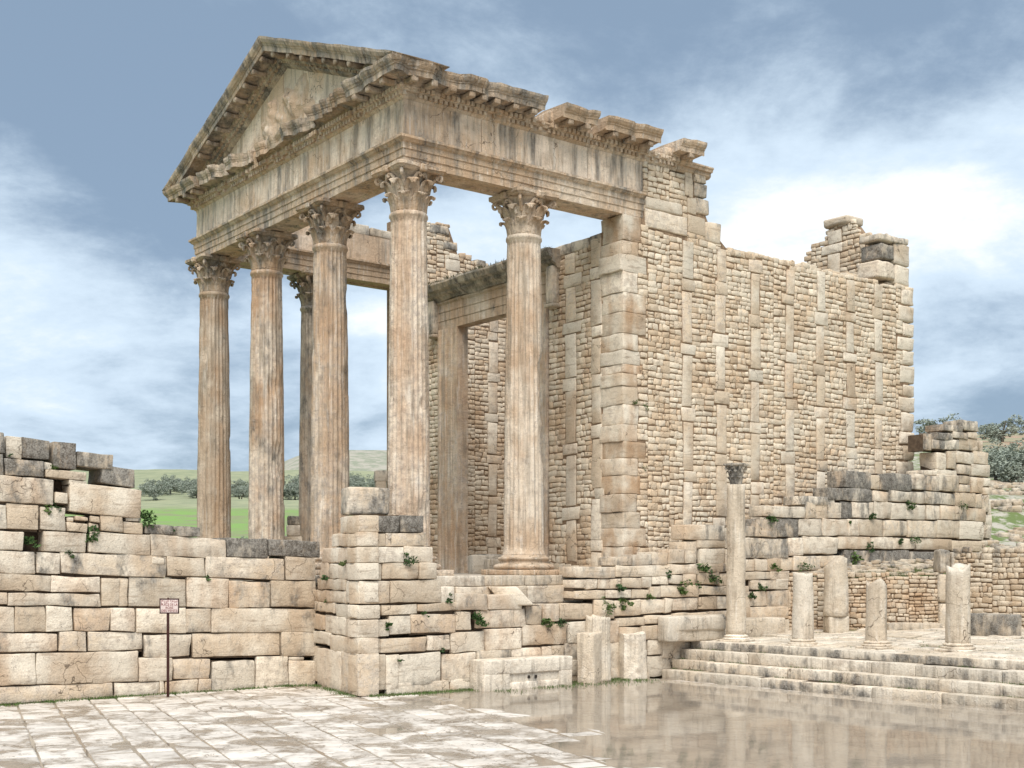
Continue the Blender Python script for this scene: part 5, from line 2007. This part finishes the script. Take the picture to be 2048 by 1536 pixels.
WHITE = (1.12, .16, .02)
t_, c_ = stump('standing_column', 'slender pale standing column with a mossy eroded capital', 1472, 1283, 33.9, .262, 4.22, wear=WHITE, on_platform=True, jag=0, taper=.88)
cm = mesh_of('capital', *capital_mesh(.02), 'grey_stone', smooth_sh=False)
inst('capital', cm, c_ + Vector((0, 0, 4.20)), t_, ROT + .3, (.37, .37, .54), wear=(.8, .6, .05))
stump('broken_column', 'broken plain column stump with a level top, beside the slender standing column', 1606, 1296, 32.05, .27, 1.84, on_platform=True, wear=(1.02, .30, .1), tilt=(.0, 0), jag=.05)
stump('broken_column', 'shortest column stump, its top split at a slant, on the paved platform', 1753, 1304, 30.95, .26, 1.53, on_platform=True, wear=(1.02, .28, .1), tilt=(-.25, -.2), jag=.25)
stump('broken_column', 'pale column stump with yellow lichened notched top by the stone trough', 1916, 1316, 29.65, .285, 1.98, on_platform=True, wear=(1.08, .16, .12), tilt=(.35, 0), jag=.22)

# half column set on a splayed block
cb = at(1672, 1253, 36.0)
cb.z = plat_z(cb.x, cb.y) + .0
hr = empty('broken_column', cb, 'thick grey half column with diagonal broken top set on a splayed block', 'column')
obox('plinth_block', cb, (1, .1), .30, .28, cb.z - .05, cb.z + .46, hr, 'grey_stone', (1.05, .1, .05), r=.06, amp=.03, n=(5, 5, 5))
prof = [(.33, .45)] + [(.355 - .003 * i, .47 + i * .14) for i in range(12)] + [(.28, 2.02), (.1, 2.025)]
v, f = lathe(prof, 32, .02, 5.5, 2)
v = [cb + Vector((p.x, p.y, p.z + (max(0, p.z - 1.2) / .8) * (.75 * (p.x + .1) if p.x < .1 else .13 - .15 * p.x))) for p in v]
add('shaft', v, f, 'grey_stone', hr, (.93, .28, .08))

# stone trough
ct = at(1986, 1268, 33.6)
ct.z = plat_z(ct.x, ct.y)
tr = empty('stone_trough', Vector((ct.x, ct.y, ct.z)), 'dark stained stone trough lying in front of the rubble wall', 'trough')
obox('trough_body', ct, TALLPL.d, .66, .30, ct.z - .03, ct.z + .56, tr, 'grey_stone', (.80, .66, .1), r=.04, amp=.015, n=(7, 4, 5))
obox('trough_rim', ct, TALLPL.d, .60, .24, ct.z + .545, ct.z + .575, tr, 'grey_stone', (.95, .5, .1), r=.01, amp=.008, n=(7, 4, 3))
obox('kerb_stone', at(1828, 1252, 36.4), (1, .05), .80, .16, 1.0, 1.27, None, 'grey_stone', (.9, .4, .1), label='long low grey kerb stone at the foot of the rubble wall', cat='stone', r=.04, amp=.02)

# dressed ledge blocks against the podium wall, on the platform
for (x0, x1, yt, yb, nm, lab, st) in ((1337, 1452, 1230, 1280, 'ledge_block', 'long moulded ledge block behind the slender standing column, nearer the pier', .3),
                                      (1486, 1573, 1234, 1277, 'ledge_block', 'plain rounded ledge block between the slender column and the first stump', .28)):
    pl = Plane(PODIUM.w(0, .48, 0)[:2], U)
    q = px_quad(pl, x0, x1, yt, yb, 1130, 4326)
    rt = empty(nm, pl.w((q[0][0] + q[1][0]) / 2, -.2, q[0][1]), lab, 'stone')
    zm = q[0][1] + (q[3][1] - q[0][1]) * .36
    ashlar('body', pl, [(q[0][0], q[0][1] - .05), (q[1][0], q[1][1] - .05), q[2], q[3]], .46, rt, (1.0, st, .05), 'grey_stone', r=.05, amp=.02)
    if x0 == 1337:
        ashlar('moulding', pl, [(q[0][0] + .35, zm), (q[1][0] - .02, zm), (q[2][0] - .02, q[2][1] - .03), (q[3][0] + .35, q[3][1] - .03)], .30, rt, (.98, st + .1, .05), 'grey_stone', proud=.06, r=.04, amp=.012)

# bench-like block with a sunk panel at the water's edge
def bench():
    pl = Plane(PODIUM.w(0, .62, 0)[:2], U)
    s0, zt = pl.hit(968, 1318)
    s1, _ = pl.hit(1146, 1318)
    zt = pl.hit(1056, 1317)[1]
    root = empty('carved_block', pl.w((s0 + s1) / 2, -.3, 0), 'bench-like carved block with sunk panel and two dowel holes', 'stone')
    a0, a1 = pl.hit(1021, 1340)[0], pl.hit(1119, 1340)[0]
    zr0, zr1 = .16, zt - .34
    parts = []
    def pb_(sa, sb, za, zb, n0, n1, am=.012):
        v, f = rock_cells((sb - sa) / 2, (n1 - n0) / 2, (zb - za) / 2, max(3, int((sb - sa) / .25)), 3, 3, .025, am, sd())
        parts.append(([pl.w((sa + sb) / 2 + p.x, (n0 + n1) / 2 - p.y, (za + zb) / 2 + p.z) for p in v], f))
    pb_(s0, s1, -.1, zt - .006, -.58, -.06)
    pb_(s0 + .004, s1 - .004, zr1, zt, -.56, .0)
    pb_(s0 + .008, a0, -.1, zr1 + .02, -.5, -.004)
    pb_(a1, s1 - .008, -.1, zr1 + .02, -.5, -.004)
    pb_(a0 - .02, a1 + .02, -.1, zr0, -.5, -.012)
    v, f = join(parts)
    add('body', v, f, 'grey_stone', root, (1.08, .30, .08))
    for px in (1060, 1074):
        s = pl.hit(px, 1352)[0]
        v, f = rock_cells(.03, .02, .035, 3, 3, 3, .005, .002, sd())
        add('dowel_hole', [pl.w(s + p.x, -.045 - p.y, (zr0 + zr1) / 2 + p.z) for p in v], f, 'dark_hole', root)


bench()

c = PODIUM.w(PODIUM.hit(1157, 1340)[0], .42, 0)
obox('stone_pillar', c, (U + V * .55), .27, .24, -.1, 1.25, None, 'grey_stone', (1.08, .18, .05), r=.03, amp=.02, n=(4, 4, 7), label='square broken stone pillar standing between carved block and fluted drum', cat='pillar')
c = PODIUM.w(PODIUM.hit(1196, 1340)[0], .36, 0)
t_, _c = stump('fluted_drum', 'finely fluted column drum leaning against the podium wall', 1196, HY + EYE * F / c.y, c.y, .335, 1.62, flutes=24, base=False, wear=(1.04, .22, .02), jag=.12, tilt=(-.1, 0))
c = PODIUM.w(PODIUM.hit(1264, 1340)[0], .40, 0)
t_, _c = stump('stone_pillar', 'many-sided broken pillar stub at the foot of the steps', 1264, HY + EYE * F / c.y, c.y, .36, 1.17, base=False, wear=(1.05, .22, .05), jag=.10, cat='pillar')
for ch_ in t_.children:
    for vv in ch_.data.vertices:
        a = math.atan2(vv.co.y, vv.co.x)
        k = (a + .2) % (math.pi / 3) - math.pi / 6
        m = math.cos(math.pi / 6) / math.cos(k) * 1.06
        vv.co.x *= m
        vv.co.y *= m
    ch_.data.polygons.foreach_set('use_smooth', [False] * len(ch_.data.polygons))

# tumbled blocks on the podium wall where the pier's stair broke away
lt = at(1038, 1192, 30.9)
obox('tumbled_block', lt, (U - V * .8), .36, .16, lt.z - .22, lt.z + .24, None, 'limestone', (1.0, .3, .05), r=.04, amp=.03, lean=(-.9, 0), label='tilted slab tumbled onto the podium wall below the flank column', cat='stone')
for (px, py, Y, hx, hz, st, lab) in ((962, 1136, 40.0, .36, .28, .35, 'squat grey block lying just inside the temple doorway'), (985, 1130, 39.0, .22, .22, .4, 'small upright grey block lying inside the temple doorway'), (978, 1112, 41.5, .5, .3, .5, 'broad dark block heaped at the back inside the doorway')):
    p = at(px, py, Y)
    obox('fallen_block', p, (1, .3), hx, .3, ZS - .02, ZS + 2 * hz, None, 'grey_stone', (.85, st, .1), r=.05, amp=.04, label=lab, cat='stone')

# stub of another building, seen between the middle columns
p = at(761, 976, 41.5)
rt = empty('broken_pillar', Vector((p.x, p.y, ZS - .02)), 'small broken pillar of stacked blocks seen past the near corner column', 'pillar')
z = ZS - .02
for h, hw in ((1.0, .22), (.9, .2), (.8, .2), (.33, .17), (.36, .2)):
    obox('block', p, (1, .2), hw, .2, z, z + h, rt, 'limestone', (.85, .4, .2), r=.03, amp=.015)
    z += h
p = at(588, 1075, 38.0)
rt = empty('block_pile', Vector((p.x, p.y, ZS - .02)), 'short pile of beige and dark blocks between the front columns', 'stone')
z = ZS - .02
for h, hw, st in ((.6, .3, .2), (.55, .27, .2), (.34, .2, .1), (.26, .18, .7)):
    obox('block', p + Vector((-.02, 0, 0)), (1, .2), hw, .22, z, z + h, rt, 'limestone', (.95, st, .2), r=.04, amp=.02)
    z += h

# ------------------------------------------------------------------ signpost
def sign():
    p = at(336, 1392, 28.0)
    Y = p.y
    root = empty('sign_post', Vector((p.x, p.y, 0)), 'small framed sign on a thin dark iron post before the stair wall', 'sign')
    sc_ = Y / F
    d = Vector((1, 0))
    obox('post', p, d, 2.4 * sc_, 2.4 * sc_, -.12, (1393 - 1226) * sc_ + .02, root, 'iron', r=.006, amp=.001, n=(3, 3, 6))
    w, h = 37 * sc_, 28 * sc_
    cx = p.x + 3.5 * sc_
    zc = EYE - (1212 - HY) * sc_
    y0 = Y - .03
    v, f = rock_cells(w / 2 - .01, .006, h / 2 - .01, 3, 3, 3, .003, 0, 1)
    pt = add('plate', [Vector((cx + q.x, y0 + q.y, zc + q.z)) for q in v], f, 'sign_plate', root)
    t = 1.2 * sc_
    parts = []
    for (x, z, hx, hz) in ((0, h / 2, w / 2 + t, t), (0, -h / 2, w / 2 + t, t), (-w / 2, 0, t, h / 2), (w / 2, 0, t, h / 2)):
        v, f = rock_cells(hx - (.002 if hz > t else 0), .012 + (.001 if hz > t else 0), hz, 3, 3, 3, .004, 0, 1)
        parts.append(([Vector((cx + x + q.x, y0 + q.y, zc + z + q.z)) for q in v], f))
    v, f = join(parts)
    add('frame', v, f, 'iron', root)
    v, f = rock_cells(1.6 * sc_, .01, 1.2 * sc_, 3, 3, 3, .006, 0, 1)
    add('finial', [Vector((cx - 2.5 * sc_ + q.x, y0 + q.y, zc + h / 2 + 1.8 * sc_ + q.z)) for q in v], f, 'iron', root)
    lines = [('\ufea1\ufe8e\ufef3\ufeae\ufedf\ufe8d \ufe93\ufea3\ufe8e\ufeb3', .094, zc + h * .27), ('PLACE DE LA', .062, zc + h * .02), ('ROSE', .058, zc - h * .20), ('DES VENTS', .058, zc - h * .41)]
    for txt, size, z in lines:
        cu = bpy.data.curves.new('lettering', 'FONT')
        cu.body = txt
        cu.size = size * 1.25
        cu.align_x = 'CENTER'
        cu.extrude = .0012
        to = bpy.data.objects.new('lettering_src', cu)
        C.objects.link(to)
        bpy.context.view_layer.update()
        me = bpy.data.meshes.new_from_object(to.evaluated_get(bpy.context.evaluated_depsgraph_get()))
        bpy.data.objects.remove(to)
        bpy.data.curves.remove(cu)
        if not me or not len(me.vertices):
            continue
        me.materials.clear()
        me.materials.append(M['sign_paint'])
        xs = [q.co.x for q in me.vertices]
        ww = max(xs) - min(xs)
        k = min(1.0, (w - .05) / ww)
        o = bpy.data.objects.new('lettering', me)
        C.objects.link(o)
        put(o, Vector((cx, y0 - .0085, z)), pt)
        o.rotation_euler = (math.pi / 2, 0, 0)
        o.scale = (k, 1, 1)


sign()

# ------------------------------------------------------------------ plants
def weed(p, rad, n, lab, group='weeds in the wall joints', size=.05, mat='weed_leaf', rz=None):
    parts = []
    rg = random.Random(int(sd() * 1000))
    sz = rg.uniform(.55, 1.1)
    mat = rg.choice([mat, mat, 'grass_blade']) if mat == 'weed_leaf' else mat
    for k in range(rg.randint(2, 6)):
        q = Vector(p) + Vector((rg.uniform(-.9, .9) * rad, rg.uniform(-.2, .2) * rad, rg.uniform(-1.1, .5) * rad))
        rr = rad * rg.uniform(.25, .85)
        parts.append(leaves(max(8, int(n * rr / rad * .55)), q, (rr * 1.25, rr * .45, rr * rg.uniform(.5, 1.1)), size * sz, seed=rg.randint(0, 99999)))
    v, f = join(parts)
    add('weed', v, f, mat, None, origin=p, label=lab, cat='plant', group=group, smooth_sh=False)


LP = 'small dark green weed rooted in a joint of the podium wall'
for (px, py, r, n) in ((905, 1188, .20, 90), (952, 1237, .22, 100), (1090, 1244, .16, 70), (1127, 1240, .30, 150), (1215, 1198, .34, 200), (1247, 1204, .26, 130), (1365, 1172, .26, 130), (1398, 1135, .28, 150), (1425, 1148, .28, 140), (1395, 1168, .16, 70),
                       (1545, 1135, .26, 110), (1600, 1137, .40, 240), (1500, 1188, .16, 80), (1707, 1118, .34, 180), (1818, 1008, .24, 110), (1922, 1006, .26, 120), (1742, 1028, .18, 70), (1802, 1075, .20, 80), (1823, 1082, .26, 120), (1735, 1090, .26, 110), (1540, 1033, .30, 140), (1338, 1140, .2, 80), (1238, 1172, .14, 50), (1520, 1172, .18, 70), (1700, 1041, .14, 50), (1297, 1190, .12, 50), (884, 1300, .10, 40), (797, 1320, .10, 40), (777, 1250, .12, 50), (850, 1226, .10, 40)):
    s, z = PODIUM.hit(px, py)
    weed(PODIUM.w(s, .05, z), r * .72, int(n * 1.0), LP)
for (px, py, r, n) in ((816, 1114, .20, 110), (692, 1122, .10, 40), (655, 1157, .1, 40), (652, 1200, .1, 40)):
    s, z = PODIUM.hit(px, py) if px > 716 else PIERF.hit(px, py)
    pl = PODIUM if px > 716 else PIERF
    weed(pl.w(s, .05, z), r * .8, n, 'tuft of green leaves sprouting from the corner pier', 'weeds on the pier')
for (px, py, r, n) in ((95, 1008, .22, 110), (117, 1008, .18, 90), (185, 1064, .2, 90), (68, 1080, .2, 100), (290, 1035, .24, 150), (108, 930, .14, 50), (352, 1062, .12, 40), (138, 1106, .12, 40), (415, 1154, .08, 30), (20, 912, .08, 20)):
    s, z = STAIR.hit(px, py)
    weed(STAIR.w(s, .0, z), r * .8, n, 'small weed growing in a joint of the long stair wall', 'weeds on the stair wall')
for (px, py) in ((1268, 806), (1293, 812), (1290, 938)):
    s, z = SIDE.hit(px, py)
    weed(SIDE.w(s, .04, z), .10, 40, 'tiny green sprig on the corner blocks of the temple wall', 'sprigs on the temple corner', size=.035)


def grass_patch(name, lab, pts, h=.10, w=.008, mat='grass_blade'):
    v, f = blades(pts, h, w, int(sd() * 100))
    add(name, v, f, mat, None, label=lab, cat='grass', kind='stuff', smooth_sh=False)


rng = random.Random(5)
pts = []
for (pl, s0, s1, dens, wd) in ((STAIR, -9, -.2, 520, .13), (PIERF, -3, 0, 420, .12), (PODIUM, .2, 3.5, 700, .18), (PODIUM, 3.2, 8.3, 800, .5)):
    k = int((s1 - s0) * dens)
    for _ in range(k):
        s = rng.uniform(s0, s1)
        if noise.noise(Vector((s * 1.1, 0, 3))) + .12 < rng.uniform(-.25, .25):
            continue
        p = pl.w(s, abs(rng.gauss(0, wd)) + .01, 0)
        pts.append(Vector((p.x, p.y, max(-.02, pave_h(p.x, p.y) - .02))))
grass_patch('base_grass', 'short green grass along the foot of the walls', pts, .075, .011)
pts = []
for _ in range(9000):                 # grass between the paving slabs
    s1, s2 = rng.uniform(-34, -8), rng.uniform(-12, 10)
    q = G1 * s1 + G2 * s2
    if noise.noise(Vector((q.x * 5, q.y * 5, 1))) < .30 or not in_plaza(q):
        continue
    pts.append(Vector((q.x, q.y, -.02)))
# steps and platform
pts = []
for _ in range(5200):
    l, t = rng.uniform(-2.5, 12.5), rng.uniform(1.5, 9)
    q = STEP0 + STEPD * l + STEPN * t
    if noise.noise(Vector((q.x * 1.8, q.y * 1.8, 4))) < .05 or (q - PODIUM.p0).dot(PODIUM.nrm) < .1 or (q - LOWPL.p0).dot(LOWPL.nrm) < 0:
        continue
    pts.append(Vector((q.x, q.y, plat_z(q.x, q.y) - .03)))
for k in range(1, 4):
    for _ in range(900):
        l = rng.uniform(-2, 12.5)
        if noise.noise(Vector((l * .9, k * 3.1, 2))) < .12: continue
        q = STEP0 + STEPD * l + STEPN * (.36 * k - .02 - abs(rng.gauss(0, .02)))
        pts.append(Vector((q.x, q.y, (.17, .415, .685)[k - 1] - .01)))
grass_patch('platform_grass', 'thin grass in the joints of the steps and platform', pts, .06, .008)
pts = []
for _ in range(9000):                 # terrace beside the temple and above the low wall
    if rng.random() < .5:
        s, n = rng.uniform(2.5, 7.5), rng.uniform(-.75, -1.7)
        q = PODIUM.w(s, n, ZS - .63)
    else:
        s, n = rng.uniform(.2, LOWL), rng.uniform(-3.2, -.35)
        q = LOWPL.w(s, n, 2.57 + .125 * max(0, -n - .45))
    pts.append(q)
grass_patch('terrace_grass', 'green grass on the ledges beside the podium', pts, .15, .016)
pts = []
mv, mf = [], []
for _ in range(1500):
    v0 = rng.uniform(2.2, 9.0)
    q = T(UW - rng.uniform(-.3, .5), v0, DH + 1.44 + .06 * noise.noise(Vector((v0 * 2, 0, 0))))
    if v0 > 5 or rng.random() < .35:
        pts.append(q)
grass_patch('lintel_moss', 'dark moss and grass along the door cornice', pts, .12, .016, 'moss')

# stones and scrub on the slope to the right
acc = ([], [])
for _ in range(1500):
    y = rng.uniform(43, 78)
    x = y * rng.uniform(.345, .50)
    if noise.noise(Vector((x * .3, y * .3, 2))) < -.1: continue
    h = rng.uniform(.08, .30)
    v, f = rock_cells(h * rng.uniform(.8, 1.6), h * rng.uniform(.7, 1.2), h * .55, 3, 3, 3, h * .3, h * .25, sd(), 3)
    z = ground_z(x, y)
    o = len(acc[0])
    acc[0].extend([p + Vector((x, y, z + h * .2)) for p in v])
    acc[1].extend([tuple(o + k for k in q) for q in f])
add('slope_rubble', acc[0], acc[1], 'rubble_stone', None, (.74, .45, 0), kind='stuff', label='scattered pale rubble on the grassy slope', cat='rubble', origin=(20, 60, 3))


# olive trees
def olive(seed):
    rg = random.Random(seed)
    H = 1.0
    tv, tf_ = [], []
    parts = [tube([(0, 0, -.08), (.02, .01, .15), (rg.uniform(-.05, .05), .02, .34)], [.075, .055, .045], 7)]
    tips = []
    for k in range(5):
        a = k * 1.256 + rg.uniform(-.4, .4)
        e = (math.cos(a) * rg.uniform(.25, .42), math.sin(a) * rg.uniform(.25, .42), rg.uniform(.55, .85))
        parts.append(tube([(0, .01, .30), (e[0] * .45, e[1] * .45, .45), e], [.04, .028, .012], 5))
        tips.append(e)
    trunk = join(parts)
    cv, cf = [], []
    for k in range(34):
        t = rg.choice(tips)
        c = (t[0] * 1.1 + rg.gauss(0, .18), t[1] * 1.1 + rg.gauss(0, .18), t[2] * .92 + rg.gauss(-.08, .16))
        r = rg.uniform(.12, .22)
        v, f = leaves(70, c, (r, r, r * .8), .042, seed=seed * 100 + k)
        o = len(cv)
        cv += v
        cf += [tuple(o + i for i in q) for q in f]
    return mesh_of('trunk', *trunk, 'bark'), mesh_of('crown', cv, cf, 'olive_leaf', smooth_sh=False)


OL = [olive(i + 1) for i in range(4)]
tn = 0


def tree(x, y, size, lab, group):
    global tn
    z = ground_z(x, y)
    root = empty('olive_tree', (x, y, z - .1), lab, 'tree', group)
    tm, cmh = OL[tn % 4]
    tn += 1
    rz = rng.uniform(0, 6.28)
    sx = size * rng.uniform(.95, 1.3)
    inst('trunk', tm, (x, y, z - .1), root, rz, (sx, sx, size))
    inst('crown', cmh, (x, y, z - .1), root, rz, (sx, sx, size))


GL = 'grey green olive tree in the grove on the hillside'
for k in range(84):
    px = rng.uniform(300, 780)
    y = rng.uniform(362, 450) + (px - 300) * .04
    tree((px - CX) / F * y, y, rng.uniform(3.4, 5.0), GL, 'olive grove on the far hill')
RT = 'grey olive tree in the thicket on the stony slope past the ruined wall'
for px, y, sz, lab in ((2003, 128, 2.9, 'lone olive tree standing on the bare reddish slope above the thicket'), (1866, 120, 2.6, 'olive tree peeping out between the temple back and the ruined wall'),
                       (1990, 74, 1.8, RT), (2012, 76, 2.0, RT), (2034, 73, 2.0, RT), (2026, 82, 2.2, RT), (2052, 75, 2.1, RT), (2002, 84, 2.0, RT), (2046, 92, 2.3, RT)):
    tree((px - CX) / F * y, y, sz, lab, 'olive trees right of the temple' if lab == RT else None)
for px, y, s in ((560, 132, 1.6), (580, 130, 1.5), (597, 134, 1.7), (480, 140, 1.2), (570, 127, 1.2)):
    tree((px - CX) / F * y, y, s, 'low scrubby olive bush at the near edge of the green field', 'scrub at the field edge')
